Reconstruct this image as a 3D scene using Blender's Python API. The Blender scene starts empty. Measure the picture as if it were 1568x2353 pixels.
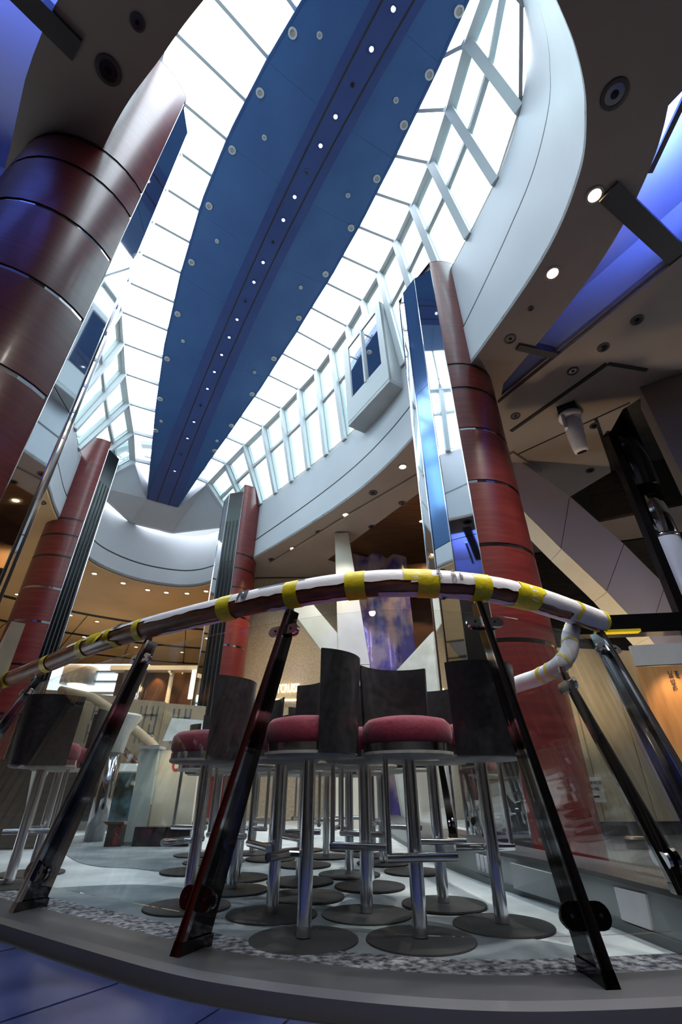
import bpy, bmesh, math, random
from mathutils import Vector, Matrix
from mathutils.geometry import tessellate_polygon
random.seed(7)
SC = bpy.context.scene
COL = SC.collection
R = math.radians

# ------------------------------------------------------------------ camera, sky, exposure
EYE = 0.51
cam = bpy.data.cameras.new('camera')
cam.sensor_fit = 'VERTICAL'; cam.sensor_height = 36.0; cam.sensor_width = 36.0
cam.lens = 36.0 * 1050.0 / 2353.0
cam.clip_start = 0.02; cam.clip_end = 500
cam_o = bpy.data.objects.new('camera', cam); COL.objects.link(cam_o)
cam_o.location = (0, 0, EYE); cam_o.rotation_euler = (R(90 + 31.5), 0, 0)
SC.camera = cam_o

world = bpy.data.worlds.new('overcast_sky'); SC.world = world
world.use_nodes = True
bg = world.node_tree.nodes['Background']
bg.inputs['Color'].default_value = (0.86, 0.93, 1.0, 1)
bg.inputs['Strength'].default_value = 6.5     # overcast: horizon one third of the zenith
_nt = world.node_tree; _tc = _nt.nodes.new('ShaderNodeTexCoord'); _sx = _nt.nodes.new('ShaderNodeSeparateXYZ')
_mr = _nt.nodes.new('ShaderNodeMapRange'); _mr.inputs['To Min'].default_value = 1 / 3; _mr.inputs['To Max'].default_value = 1.0
_vm = _nt.nodes.new('ShaderNodeVectorMath'); _vm.operation = 'SCALE'; _vm.inputs[0].default_value = (0.86, 0.93, 1.0)
_nt.links.new(_tc.outputs['Generated'], _sx.inputs[0]); _nt.links.new(_sx.outputs['Z'], _mr.inputs['Value'])
_nt.links.new(_mr.outputs['Result'], _vm.inputs['Scale']); _nt.links.new(_vm.outputs[0], bg.inputs['Color'])
SC.view_settings.view_transform = 'Standard'
SC.view_settings.look = 'None'
SC.view_settings.exposure = 0.75
SC.view_settings.gamma = 1.0
SC.view_settings.use_curve_mapping = False
try:
    SC.cycles.max_bounces = 7; SC.cycles.diffuse_bounces = 3; SC.cycles.glossy_bounces = 4; SC.cycles.use_adaptive_sampling = True; SC.cycles.adaptive_threshold = 0.03
    SC.cycles.transparent_max_bounces = 24; SC.cycles.sample_clamp_indirect = 6.0
    SC.cycles.caustics_reflective = False; SC.cycles.caustics_refractive = False
except Exception:
    pass

# ------------------------------------------------------------------ materials
MATS = {}
def mat(name, col, rough=0.5, metal=0.0, spec=0.5, col2=None, scale=6.0, stretch=(1, 1, 1), lo=0.35, hi=0.65,
        detail=4.0, bump=0.0, bscale=None, emit=None, estr=0.0, coat=0.0):
    m = bpy.data.materials.new(name); m.use_nodes = True
    nt = m.node_tree; b = nt.nodes['Principled BSDF']
    b.inputs['Base Color'].default_value = (*col, 1)
    b.inputs['Roughness'].default_value = rough
    b.inputs['Metallic'].default_value = metal
    b.inputs['Specular IOR Level'].default_value = spec
    b.inputs['Coat Weight'].default_value = coat
    b.inputs['Coat Roughness'].default_value = 0.12
    if emit:
        b.inputs['Emission Color'].default_value = (*emit, 1); b.inputs['Emission Strength'].default_value = estr
    if col2 is not None or bump > 0:
        tc = nt.nodes.new('ShaderNodeTexCoord'); mp = nt.nodes.new('ShaderNodeMapping')
        nt.links.new(tc.outputs['Object'], mp.inputs['Vector']); mp.inputs['Scale'].default_value = stretch
        n = nt.nodes.new('ShaderNodeTexNoise'); n.inputs['Scale'].default_value = scale; n.inputs['Detail'].default_value = detail
        nt.links.new(mp.outputs['Vector'], n.inputs['Vector'])
        if col2 is not None:
            r = nt.nodes.new('ShaderNodeValToRGB')
            r.color_ramp.elements[0].position = lo; r.color_ramp.elements[0].color = (*col, 1)
            r.color_ramp.elements[1].position = hi; r.color_ramp.elements[1].color = (*col2, 1)
            nt.links.new(n.outputs['Fac'], r.inputs['Fac']); nt.links.new(r.outputs['Color'], b.inputs['Base Color'])
        if bump > 0:
            n2 = n
            if bscale:
                n2 = nt.nodes.new('ShaderNodeTexNoise'); n2.inputs['Scale'].default_value = bscale; n2.inputs['Detail'].default_value = 3
                nt.links.new(mp.outputs['Vector'], n2.inputs['Vector'])
            bp = nt.nodes.new('ShaderNodeBump'); bp.inputs['Strength'].default_value = bump; bp.inputs['Distance'].default_value = 0.02
            nt.links.new(n2.outputs['Fac'], bp.inputs['Height']); nt.links.new(bp.outputs['Normal'], b.inputs['Normal'])
    MATS[name] = m
    return m
def glass(name, tint, ior=1.45, gain=1.0, rough=0.0, gtint=(1, 1, 1)):
    m = bpy.data.materials.new(name); m.use_nodes = True; nt = m.node_tree
    nt.nodes.remove(nt.nodes['Principled BSDF']); out = nt.nodes['Material Output']
    t = nt.nodes.new('ShaderNodeBsdfTransparent'); t.inputs['Color'].default_value = (*tint, 1)
    g = nt.nodes.new('ShaderNodeBsdfGlossy'); g.inputs['Roughness'].default_value = rough; g.inputs['Color'].default_value = (*gtint, 1)
    f = nt.nodes.new('ShaderNodeFresnel')     # same reflectance on the way in and on the way out of the sheet
    ge = nt.nodes.new('ShaderNodeNewGeometry'); mr = nt.nodes.new('ShaderNodeMapRange')
    mr.inputs['To Min'].default_value = ior; mr.inputs['To Max'].default_value = 1.0 / ior
    nt.links.new(ge.outputs['Backfacing'], mr.inputs['Value']); nt.links.new(mr.outputs['Result'], f.inputs['IOR'])
    mu = nt.nodes.new('ShaderNodeMath'); mu.operation = 'MULTIPLY'; mu.inputs[1].default_value = gain; mu.use_clamp = True
    mx = nt.nodes.new('ShaderNodeMixShader')
    nt.links.new(f.outputs[0], mu.inputs[0]); nt.links.new(mu.outputs[0], mx.inputs[0])
    nt.links.new(t.outputs[0], mx.inputs[1]); nt.links.new(g.outputs[0], mx.inputs[2]); nt.links.new(mx.outputs[0], out.inputs['Surface'])
    MATS[name] = m
    return m

mat('fascia', (0.47, 0.49, 0.53), 0.4, spec=0.3, col2=(0.51, 0.53, 0.57), scale=0.9)
mat('frame_white', (0.50, 0.53, 0.55), 0.4)
mat('frame_grey', (0.25, 0.28, 0.30), 0.4)
mat('ceiling', (0.31, 0.26, 0.235), 0.6, col2=(0.28, 0.235, 0.21), scale=1.3)
mat('ceiling_lamplit', (0.60, 0.40, 0.20), 0.6, col2=(0.54, 0.355, 0.175), scale=1.0)  # orange of the warm lamplight is put into the panel colour
mat('cove_panel', (0.62, 0.66, 0.80), 0.55)
mat('rib_dark', (0.045, 0.042, 0.045), 0.5)
mat('groove', (0.008, 0.008, 0.01), 0.6)
mat('spine_blue', (0.024, 0.076, 0.225), 0.42, col2=(0.033, 0.098, 0.26), scale=0.9, spec=0.4)
mat('spine_deep', (0.014, 0.045, 0.19), 0.36, col2=(0.018, 0.055, 0.215), scale=1.2)
mat('wood_red', (0.105, 0.012, 0.012), 0.32, col2=(0.175, 0.025, 0.021), scale=2.2, stretch=(1.0, 1.0, 14), lo=0.3, hi=0.7, detail=5, coat=0.12)
mat('wood_rail', (0.11, 0.030, 0.012), 0.38, col2=(0.34, 0.115, 0.038), scale=5, stretch=(1, 1, 5), coat=0.15, detail=5)
mat('wood_brown', (0.10, 0.045, 0.025), 0.4, col2=(0.16, 0.075, 0.04), scale=2, stretch=(1, 6, 1))
mat('wood_board', (0.38, 0.19, 0.07), 0.42, col2=(0.50, 0.27, 0.11), scale=2, stretch=(8, 8, 1))
mat('black_band', (0.01, 0.01, 0.012), 0.35)
mat('chrome', (0.78, 0.79, 0.82), 0.12, metal=1.0)
mat('chrome_dark', (0.42, 0.42, 0.45), 0.1, metal=1.0)
mat('post_steel', (0.10, 0.098, 0.10), 0.09, metal=1.0)
mat('steel', (0.80, 0.81, 0.84), 0.13, metal=1.0)
mat('mirror', (0.80, 0.84, 0.88), 0.03, metal=1.0)
mat('mirror_dark', (0.006, 0.007, 0.009), 0.22, spec=0.35)
mat('mirror_blue', (0.10, 0.20, 0.42), 0.12, metal=0.7)
mat('base_disc', (0.028, 0.030, 0.034), 0.65, spec=0.2, col2=(0.045, 0.047, 0.052), scale=5)
mat('seat_red', (0.27, 0.018, 0.045), 0.7, col2=(0.37, 0.03, 0.068), scale=60, bump=0.12)
mat('seat_under', (0.62, 0.57, 0.50), 0.7, col2=(0.45, 0.40, 0.35), scale=14)
mat('back_black', (0.018, 0.018, 0.022), 0.3, col2=(0.04, 0.04, 0.045), scale=30, spec=0.6)
mat('carpet', (0.40, 0.445, 0.475), 0.95, col2=(0.58, 0.62, 0.64), scale=1.6, lo=0.38, hi=0.62, bump=0.25, bscale=90, detail=6)
mat('carpet_dark', (0.12, 0.15, 0.175), 0.95, col2=(0.23, 0.265, 0.29), scale=3.0, bump=0.3, bscale=90, detail=6)
mat('carpet_shag', (0.03, 0.033, 0.05), 0.95, col2=(0.40, 0.41, 0.45), scale=38, lo=0.38, hi=0.68, bump=0.9, bscale=120, detail=9)
mat('curb_grey', (0.045, 0.048, 0.054), 0.45, col2=(0.06, 0.063, 0.07), scale=4)
mat('curb_lip', (0.12, 0.12, 0.13), 0.35, metal=0.3)
mat('tile_blue', (0.014, 0.022, 0.085), 0.25, col2=(0.05, 0.064, 0.17), scale=3.5, lo=0.3, hi=0.7, detail=6)
mat('plinth_grey', (0.36, 0.39, 0.40), 0.5, col2=(0.42, 0.44, 0.45), scale=3)
mat('plinth_dark', (0.15, 0.17, 0.18), 0.5)
mat('paper_white', (0.90, 0.89, 0.92), 0.6, col2=(0.84, 0.83, 0.87), scale=9, bump=0.25, bscale=14)
mat('ink', (0.012, 0.014, 0.03), 0.6)
mat('ink_blue', (0.02, 0.06, 0.16), 0.6)
mat('tape', (0.92, 0.76, 0.02), 0.42, col2=(0.80, 0.65, 0.015), scale=30, bump=0.2)
mat('paper_brown', (0.42, 0.33, 0.22), 0.75, col2=(0.50, 0.40, 0.27), scale=2.5, bump=0.35, bscale=5)
mat('cream', (0.72, 0.68, 0.56), 0.55, col2=(0.78, 0.75, 0.64), scale=3)
mat('cream_marble', (0.56, 0.50, 0.34), 0.35, col2=(0.78, 0.72, 0.55), scale=2.2, stretch=(1.4, 1, 0.7), lo=0.35, hi=0.7, detail=9)
mat('lilac_beam', (0.66, 0.61, 0.71), 0.5)
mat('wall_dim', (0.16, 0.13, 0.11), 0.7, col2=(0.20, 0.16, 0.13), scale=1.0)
mat('wall_beige', (0.52, 0.44, 0.33), 0.8, col2=(0.40, 0.33, 0.24), scale=22, bump=0.6, bscale=22)
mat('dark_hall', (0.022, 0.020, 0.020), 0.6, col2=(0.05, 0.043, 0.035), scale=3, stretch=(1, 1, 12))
mat('black_gloss', (0.008, 0.008, 0.01), 0.15)
mat('white_plastic', (0.80, 0.80, 0.84), 0.35)
mat('lens_dark', (0.01, 0.01, 0.012), 0.12)
mat('trim_grey', (0.35, 0.33, 0.32), 0.4)
mat('trim_dark', (0.05, 0.045, 0.045), 0.4)
mat('lamp_warm', (1, 0.8, 0.5), 0.5, emit=(1.0, 0.70, 0.36), estr=14)
mat('lamp_white', (1, 1, 1), 0.5, emit=(0.85, 0.92, 1.0), estr=1.5)
mat('lamp_blue', (0.1, 0.2, 1), 0.5, emit=(0.10, 0.17, 1.0), estr=9)
mat('sign_lit', (1, 0.9, 0.7), 0.5, emit=(1.0, 0.86, 0.55), estr=1.3)
mat('shop_glow', (0.8, 0.9, 0.95), 0.5, emit=(0.70, 0.88, 1.0), estr=1.1, col2=(0.9, 0.95, 1.0), scale=2)
mat('poster_foliage', (0.01, 0.03, 0.03), 0.2, col2=(0.10, 0.25, 0.33), scale=5, lo=0.42, hi=0.72, detail=10)
mat('slab_green', (0.42, 0.50, 0.48), 0.3)
mat('cardboard', (0.40, 0.29, 0.19), 0.8)
mat('red_print', (0.45, 0.03, 0.03), 0.5)
mat('dark_box', (0.05, 0.035, 0.03), 0.5)
mat('film_white', (0.70, 0.71, 0.66), 0.3, col2=(0.85, 0.86, 0.83), scale=4, bump=0.5, bscale=7)
mat('film_blue', (0.09, 0.08, 0.30), 0.25, col2=(0.34, 0.29, 0.36), scale=2.5, lo=0.4, hi=0.6, bump=0.6, bscale=5)
mat('leaf', (0.05, 0.14, 0.06), 0.6, col2=(0.10, 0.24, 0.10), scale=4)
mat('bark', (0.10, 0.07, 0.05), 0.8)
mat('stone_speckle', (0.22, 0.21, 0.19), 0.7, col2=(0.42, 0.40, 0.37), scale=28)
glass('rail_glass', (0.965, 0.985, 0.985), 1.5, 1.1)
glass('roof_glass', (0.96, 0.985, 1.0), 1.35, 0.8)
glass('window_glass', (0.80, 0.92, 0.93), 1.45, 1.0)
glass('film_clear', (0.80, 0.80, 0.76), 1.5, 2.0, 0.25)

# ------------------------------------------------------------------ mesh and object helpers
def mesh_obj(name, verts, faces, m, parent=None, smooth=False, label=None):
    me = bpy.data.meshes.new(name)
    me.from_pydata([tuple(v) for v in verts], [], faces)
    me.validate(); me.update()
    bm = bmesh.new(); bm.from_mesh(me)
    bmesh.ops.recalc_face_normals(bm, faces=bm.faces); bm.to_mesh(me); bm.free()
    if smooth:
        for p in me.polygons: p.use_smooth = True
    me.materials.append(MATS[m] if isinstance(m, str) else m)
    o = bpy.data.objects.new(name, me); COL.objects.link(o)
    if parent is not None:
        o.parent = parent; o.matrix_parent_inverse = parent_mat(parent).inverted()
    if label: o['label'] = label
    return o
def parent_mat(p):
    m = Matrix.LocRotScale(p.location, p.rotation_euler, p.scale)
    if p.parent is not None:
        m = parent_mat(p.parent) @ p.matrix_parent_inverse @ m
    return m
def tag(o, label, cat, group=None):
    o['label'] = label; o['category'] = cat
    if group: o['group'] = group
    return o
def struct(o, label=None):
    o['kind'] = 'structure'
    if label: o['label'] = label
    return o
def thing(name, label, cat, loc=(0, 0, 0), rz=0.0, group=None):
    o = bpy.data.objects.new(name, None); COL.objects.link(o)
    o.location = loc; o.rotation_euler = (0, 0, rz); o.empty_display_size = 0.1
    return tag(o, label, cat, group)
def setting(name, label, loc=(0, 0, 0)):
    o = bpy.data.objects.new(name, None); COL.objects.link(o); o.location = loc; o.empty_display_size = 0.1
    return struct(o, label)
class MB:
    def __init__(s): s.v = []; s.f = []
    def add(s, vs, fs):
        k = len(s.v); s.v += [Vector(v) for v in vs]; s.f += [tuple(i + k for i in f) for f in fs]; return s
    def hexa(s, p):   # 8 points: bottom 4, top 4
        return s.add(p, [(0, 3, 2, 1), (4, 5, 6, 7), (0, 1, 5, 4), (1, 2, 6, 5), (2, 3, 7, 6), (3, 0, 4, 7)])
    def box(s, c, d, rz=0.0):
        x, y, z = [q / 2 for q in d]; c = Vector(c); ca, sa = math.cos(rz), math.sin(rz)
        def q(a, b, e): return c + Vector((a * ca - b * sa, a * sa + b * ca, e))
        return s.hexa([q(-x, -y, -z), q(x, -y, -z), q(x, y, -z), q(-x, y, -z), q(-x, -y, z), q(x, -y, z), q(x, y, z), q(-x, y, z)])
    def beam(s, a, b, w, h, up=(0, 0, 1)):   # bar from a to b, w across, h along up
        a, b = Vector(a), Vector(b); d = (b - a).normalized(); up = Vector(up)
        sd = d.cross(up)
        if sd.length < 1e-4: sd = d.cross(Vector((1, 0, 0)))
        sd.normalize(); u2 = sd.cross(d).normalized()
        o = [(-w / 2, -h / 2), (w / 2, -h / 2), (w / 2, h / 2), (-w / 2, h / 2)]
        return s.hexa([a + sd * i + u2 * j for i, j in o] + [b + sd * i + u2 * j for i, j in o])
    def tube(s, pts, r, n=12, cap=True, up=(0, 0, 1)):
        pts = [Vector(p) for p in pts]; k = len(s.v); rr = r if isinstance(r, (list, tuple)) else [r] * len(pts)
        for i, p in enumerate(pts):
            d = (pts[min(i + 1, len(pts) - 1)] - pts[max(i - 1, 0)]).normalized()
            sd = d.cross(Vector(up))
            if sd.length < 1e-3: sd = d.cross(Vector((1, 0, 0)))
            sd.normalize(); u2 = sd.cross(d).normalized()
            for j in range(n):
                a = 2 * math.pi * j / n; s.v.append(p + (sd * math.cos(a) + u2 * math.sin(a)) * rr[i])
        for i in range(len(pts) - 1):
            for j in range(n):
                s.f.append((k + i * n + j, k + i * n + (j + 1) % n, k + (i + 1) * n + (j + 1) % n, k + (i + 1) * n + j))
        if cap:
            s.f.append(tuple(k + j for j in range(n))[::-1]); s.f.append(tuple(k + (len(pts) - 1) * n + j for j in range(n)))
        return s
    def lathe(s, prof, n=32, c=(0, 0, 0)):   # closed profile [(r,z)]
        k = len(s.v); c = Vector(c); m = len(prof)
        for j in range(n):
            a = 2 * math.pi * j / n
            for r, z in prof: s.v.append(c + Vector((r * math.cos(a), r * math.sin(a), z)))
        for j in range(n):
            for i in range(m - 1):
                s.f.append((k + j * m + i, k + ((j + 1) % n) * m + i, k + ((j + 1) % n) * m + i + 1, k + j * m + i + 1))
        return s
    def prism(s, poly, z0, z1):   # vertical prism from an xy polygon
        n = len(poly); b = [Vector((p[0], p[1], z0)) for p in poly]; t = [Vector((p[0], p[1], z1)) for p in poly]
        return s.add(b + t, [tuple(range(n))[::-1], tuple(range(n, 2 * n))] + [(i, (i + 1) % n, n + (i + 1) % n, n + i) for i in range(n)])
    def sheet(s, rows, thick=None):   # grid of rows of points
        n = len(rows[0]); k = len(s.v)
        for r in rows: s.v += [Vector(p) for p in r]
        for i in range(len(rows) - 1):
            for j in range(n - 1):
                s.f.append((k + i * n + j, k + i * n + j + 1, k + (i + 1) * n + j + 1, k + (i + 1) * n + j))
        return s
    def slab(s, A, B, t):   # two rows of points A (bottom) and B (top) thickened by vector function t(i)
        n = len(A); k = len(s.v)
        for i in range(n): s.v += [Vector(A[i]), Vector(B[i]), Vector(B[i]) + t(i), Vector(A[i]) + t(i)]
        for i in range(n - 1):
            a, b = k + 4 * i, k + 4 * i + 4
            for j in range(4): s.f.append((a + j, b + j, b + (j + 1) % 4, a + (j + 1) % 4))
        s.f.append((k, k + 1, k + 2, k + 3)); e = k + 4 * (n - 1); s.f.append((e + 3, e + 2, e + 1, e))
        return s
    def build(s, name, m, parent=None, smooth=False, label=None):
        return mesh_obj(name, s.v, s.f, m, parent, smooth, label)
def flat_poly(name, loops, z, m, parent=None, thick=0.0, up=True):
    vs = [[Vector((p[0], p[1], 0)) for p in l] for l in loops]
    tri = tessellate_polygon(vs); flat = [p for l in vs for p in l]
    V = [(p.x, p.y, z) for p in flat]; F = [tuple(t) for t in tri]
    if thick:
        n = len(V); V = V + [(x, y, zz + thick) for x, y, zz in V]; F = F + [tuple(i + n for i in t[::-1]) for t in F]
        k = 0
        for l in vs:
            for i in range(len(l)):
                a, b = k + i, k + (i + 1) % len(l); F.append((a, b, b + n, a + n))
            k += len(l)
    return mesh_obj(name, V, F, m, parent)
def catmull(pts, per=8, closed=False):
    P = [Vector(p) for p in pts]; n = len(P); out = []
    rng = range(n) if closed else range(n - 1)
    for i in rng:
        if closed: a, b, c, d = P[i - 1], P[i], P[(i + 1) % n], P[(i + 2) % n]
        else: b, c = P[i], P[i + 1]; a = P[i - 1] if i > 0 else b * 2 - c; d = P[i + 2] if i + 2 < n else c * 2 - b
        for k in range(per):
            t = k / per
            out.append(0.5 * ((2 * b) + (c - a) * t + (2 * a - 5 * b + 4 * c - d) * t * t + (3 * b - a - 3 * c + d) * t ** 3))
    if not closed: out.append(P[-1].copy())
    return out
def resample(pts, n):
    d = [0.0]
    for i in range(1, len(pts)): d.append(d[-1] + (pts[i] - pts[i - 1]).length)
    out = []; j = 0
    for k in range(n + 1):
        t = d[-1] * k / n
        while j < len(pts) - 2 and d[j + 1] < t: j += 1
        f = (t - d[j]) / max(1e-9, d[j + 1] - d[j]); out.append(pts[j].lerp(pts[j + 1], min(1, max(0, f))))
    return out
def interp(tab, x):
    if x <= tab[0][0]: return tab[0][1]
    for (a, p), (b, q) in zip(tab, tab[1:]):
        if x <= b: return p + (q - p) * (x - a) / (b - a)
    return tab[-1][1]
def text_mesh(body, size, m, name='lettering', parent=None, mw=None, extrude=0.001, bold=0.0):
    cu = bpy.data.curves.new('tmp_text', 'FONT'); cu.body = body; cu.size = size; cu.extrude = extrude; cu.offset = bold
    cu.align_x = 'CENTER'; cu.align_y = 'CENTER'
    t = bpy.data.objects.new('tmp_text', cu); COL.objects.link(t)
    dg = bpy.context.evaluated_depsgraph_get(); dg.update()
    me = bpy.data.meshes.new_from_object(t.evaluated_get(dg)); me.name = name
    bpy.data.objects.remove(t); bpy.data.curves.remove(cu)
    me.materials.clear(); me.materials.append(MATS[m])
    if mw is not None: me.transform(mw)
    o = bpy.data.objects.new(name, me); COL.objects.link(o)
    if parent is not None: o.parent = parent; o.matrix_parent_inverse = parent_mat(parent).inverted()
    return o
def frame(o, x, y):   # matrix from origin and two axes
    x = Vector(x).normalized(); y = Vector(y); z = x.cross(y).normalized(); y = z.cross(x)
    m = Matrix((x, y, z)).transposed().to_4x4(); m.translation = Vector(o); return m
def lamp(name, kind, loc, energy, col, rot=None, aim=None, **kw):
    l = bpy.data.lights.new(name, kind); l.energy = energy; l.color = col
    for k, v in kw.items(): setattr(l, k, v)
    o = bpy.data.objects.new(name, l); COL.objects.link(o); o.location = loc
    if aim is not None: o.rotation_euler = (Vector(aim) - Vector(loc)).to_track_quat('-Z', 'Y').to_euler()
    if rot is not None: o.rotation_euler = rot
    return o

# ------------------------------------------------------------------ axis of the atrium: u along the skylight, v across
AX = R(-31.6)
UU = Vector((math.sin(AX), math.cos(AX), 0)); VV = Vector((math.cos(AX), -math.sin(AX), 0))
def P(u, v, z=0.0): return UU * u + VV * v + Vector((0, 0, z))
def uv(p): p = Vector((p[0], p[1], 0)); return p.dot(UU), p.dot(VV)
HS = 5.51          # soffit
HT = 7.10          # top of the white fascia at the far end
V0 = 1.42          # centre line

OUT = catmull([(x, y, 0) for x, y in [(1.60, .905), (1.895, 1.21), (2.12, 1.56), (2.27, 2.05), (2.22, 2.86), (1.80, 4.22), (1.25, 5.70), (.72, 6.78), (.12, 7.70),
    (-.80, 8.84), (-2.23, 10.45), (-3.40, 11.72), (-4.40, 12.22), (-5.42, 11.90), (-6.10, 11.15), (-6.34, 10.2), (-6.05, 8.5), (-5.68, 7.38), (-5.30, 6.42), (-4.60, 5.05),
    (-3.5, 3.30), (-2.15, 1.80), (-1.42, 1.20), (-.95, .86), (-.25, .42), (.45, .25), (1.1, .45)]], 7, True)
NO = len(OUT)
def out_n(i):
    t = (OUT[(i + 1) % NO] - OUT[i - 1]).normalized(); return Vector((t.y, -t.x, 0))   # outward
if sum(out_n(i).dot(OUT[i] - P(6, V0)) for i in range(NO)) < 0:
    _f = out_n
    def out_n(i, _f=_f): return -_f(i)
def offs(d): return [OUT[i] + out_n(i) * d for i in range(NO)]
def outline_v(u, side):
    best = None
    for i in range(NO):
        a, b = uv(OUT[i]), uv(OUT[(i + 1) % NO])
        if (a[0] - u) * (b[0] - u) <= 0 and a[0] != b[0]:
            v = a[1] + (b[1] - a[1]) * (u - a[0]) / (b[0] - a[0])
            if best is None or (v > best if side > 0 else v < best): best = v
    return best

# ------------------------------------------------------------------ ceiling with oval opening and two coves
ring = offs(0.64)
def ring_side(side, u0, u1):
    q = []
    for p in ring:
        a, b = uv(p)
        if u0 <= a <= u1 and (b - V0) * side > 0: q.append((a, b))
    return sorted(q)
cr = ring_side(1, -0.2, 2.75)
cove_r = [P(a, b) for a, b in cr] + [P(2.90, 4.57), P(-2.6, 4.57), P(-2.6, cr[0][1])]
cl = ring_side(-1, 0.1, 2.62)
cove_l = [P(a, b) for a, b in cl] + [P(3.15, -1.62), P(3.75, -1.75), P(3.9, -4.2), P(-2.6, -4.2), P(-2.6, cl[0][1])]
def rect(x0, y0, x1, y1): return [Vector((x0, y0, 0)), Vector((x1, y0, 0)), Vector((x1, y1, 0)), Vector((x0, y1, 0))]
wood_bay = [P(5.0, 5.2), P(9.1, 5.2), P(9.3, 8.6), P(4.8, 8.6)]
hall_void = [Vector((4.95, 6.76, 0)), Vector((4.55, 7.58, 0)), Vector((5.6, 8.6, 0)), Vector((7.6, 7.6, 0)), Vector((6.2, 5.1, 0)), Vector((4.5, 4.85, 0)), Vector((4.32, 5.15, 0)), Vector((4.42, 5.9, 0)), Vector((4.75, 6.44, 0))]
ceil = flat_poly('ceiling', [rect(-18, -7, 14, 24), OUT, cove_r, cove_l, wood_bay, hall_void], HS, 'ceiling', thick=0.06)
struct(ceil, 'brown grey ceiling panels around the oval skylight opening')
# far ceiling panels with warm lamplight in their colour, below the slab, split by black curved grooves (ring segments around the far end)
warm = setting('ceiling_panel_field', 'beige curved ceiling panels coloured as lamplit with black shadow gaps beyond the oval', (-5, 16, HS))
CC = P(7.5, V0)
def arc_pts(r, a0, a1, n=18): return [CC + Vector((math.cos(a0 + (a1 - a0) * k / n), math.sin(a0 + (a1 - a0) * k / n), 0)) * r for k in range(n + 1)]
for ra, rb in ((9.15, 9.31), (11.75, 11.93), (14.5, 14.68)):
    A, B = arc_pts(ra - .03, R(85), R(190), 60), arc_pts(rb + .03, R(85), R(190), 60)
    MB().slab([(p.x, p.y, HS - .058) for p in A], [(p.x, p.y, HS - .058) for p in B], lambda i: Vector((0, 0, .05))).build('shadow_gap', 'groove', warm)
for r0, r1, off in ((9.31, 11.75, 0.0), (11.93, 14.5, 0.0), (14.68, 17.5, 0.0)):
    segs = 9
    for k in range(segs):
        a0, a1 = R(88) + R(88) * k / segs, R(88) + R(88) * (k + 1) / segs - 0.004
        pl = arc_pts(r0, a0, a1, 5) + arc_pts(r1, a0, a1, 5)[::-1]
        pl = [p for p in pl if -17.9 < p.x < 13.9 and p.y < 23.9]
        if len(pl) > 3: flat_poly('panel', [pl], HS - 0.05, 'ceiling_lamplit', warm, thick=0.045)
r0 = [OUT[i] + out_n(i) * 0.03 for i in range(NO) if uv(OUT[i])[0] > 7.0 and (uv(OUT[i])[1] < V0 or uv(OUT[i])[0] > 10.8)]
for k in range(0, len(r0) - 1, 6):
    inner = r0[k:k + 7]
    if len(inner) < 2: continue
    outer = [CC + (p - CC).normalized() * max(9.15, (p - CC).length + 0.4) for p in inner]
    flat_poly('panel', [inner + outer[::-1]], HS - 0.05, 'ceiling_lamplit', warm, thick=0.045)
# coves
for nm, poly, lab in (('ceiling_cove', cove_r, 'recessed blue lit ceiling cove beside the right column'), ('ceiling_cove', cove_l, 'recessed blue lit ceiling cove beside the near left column')):
    c = setting(nm, lab, (poly[0].x, poly[0].y, HS))
    flat_poly('cove_top', [poly], HS + 0.62, 'cove_panel', c, thick=0.05)
    m = MB()
    for i in range(len(poly)):
        a, b = poly[i], poly[(i + 1) % len(poly)]
        m.add([(a.x, a.y, HS + 0.03), (b.x, b.y, HS + 0.03), (b.x, b.y, HS + 0.64), (a.x, a.y, HS + 0.64)], [(0, 1, 2, 3)])
    m.build('cove_side', 'cove_panel', c)
tb = setting('ceiling_wood_bay', 'brown wood ceiling recess behind the right column', tuple(wood_bay[0][:2]) + (HS,))
flat_poly('wood_top', [wood_bay], HS + 0.45, 'wood_brown', tb, thick=0.05)
m = MB()
for i in range(4):
    a, b = wood_bay[i], wood_bay[(i + 1) % 4]
    m.add([(a.x, a.y, HS), (b.x, b.y, HS), (b.x, b.y, HS + 0.5), (a.x, a.y, HS + 0.5)], [(0, 1, 2, 3)])
m.build('bay_side', 'ceiling', tb)
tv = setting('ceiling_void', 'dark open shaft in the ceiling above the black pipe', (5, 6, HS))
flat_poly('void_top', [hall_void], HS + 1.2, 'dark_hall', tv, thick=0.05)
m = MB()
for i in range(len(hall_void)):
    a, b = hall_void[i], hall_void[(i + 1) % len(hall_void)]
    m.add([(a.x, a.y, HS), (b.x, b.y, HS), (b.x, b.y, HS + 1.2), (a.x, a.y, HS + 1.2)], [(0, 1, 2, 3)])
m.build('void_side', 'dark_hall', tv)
# stepped strips, grooves and flat panels of the right hand ceiling
tr = setting('trim_1', 'stepped pale trim strip along the ceiling right of the oval', (0.5, 8, HS))
edge = [P(u, v) for u, v in ((3.6, 4.86), (5.0, 4.76), (7.0, 4.42), (10.0, 4.0))]
m = MB()
for w0, w1, dz in ((0.0, 0.10, 0.035), (0.12, 0.30, 0.02)):
    A = [p + VV * w0 for p in edge]; B = [p + VV * w1 for p in edge]
    m.slab([(p.x, p.y, HS - dz) for p in A], [(p.x, p.y, HS - dz) for p in B], lambda i, d=dz: Vector((0, 0, d - 0.002)))
m.build('step_strip', 'ceiling', tr)
tr = setting('trim_2', 'cove lip and black groove lines in the right ceiling', (3, 4.5, HS))
MB().beam(P(-2.5, 4.68, HS - 0.03), P(3.0, 4.68, HS - 0.03), 0.16, 0.055).build('cove_lip', 'ceiling', tr)
MB().beam((3.64, 4.27, HS - 0.005), (2.76, 5.64, HS - 0.005), 0.06, 0.02).build('groove', 'groove', tr)
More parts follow.
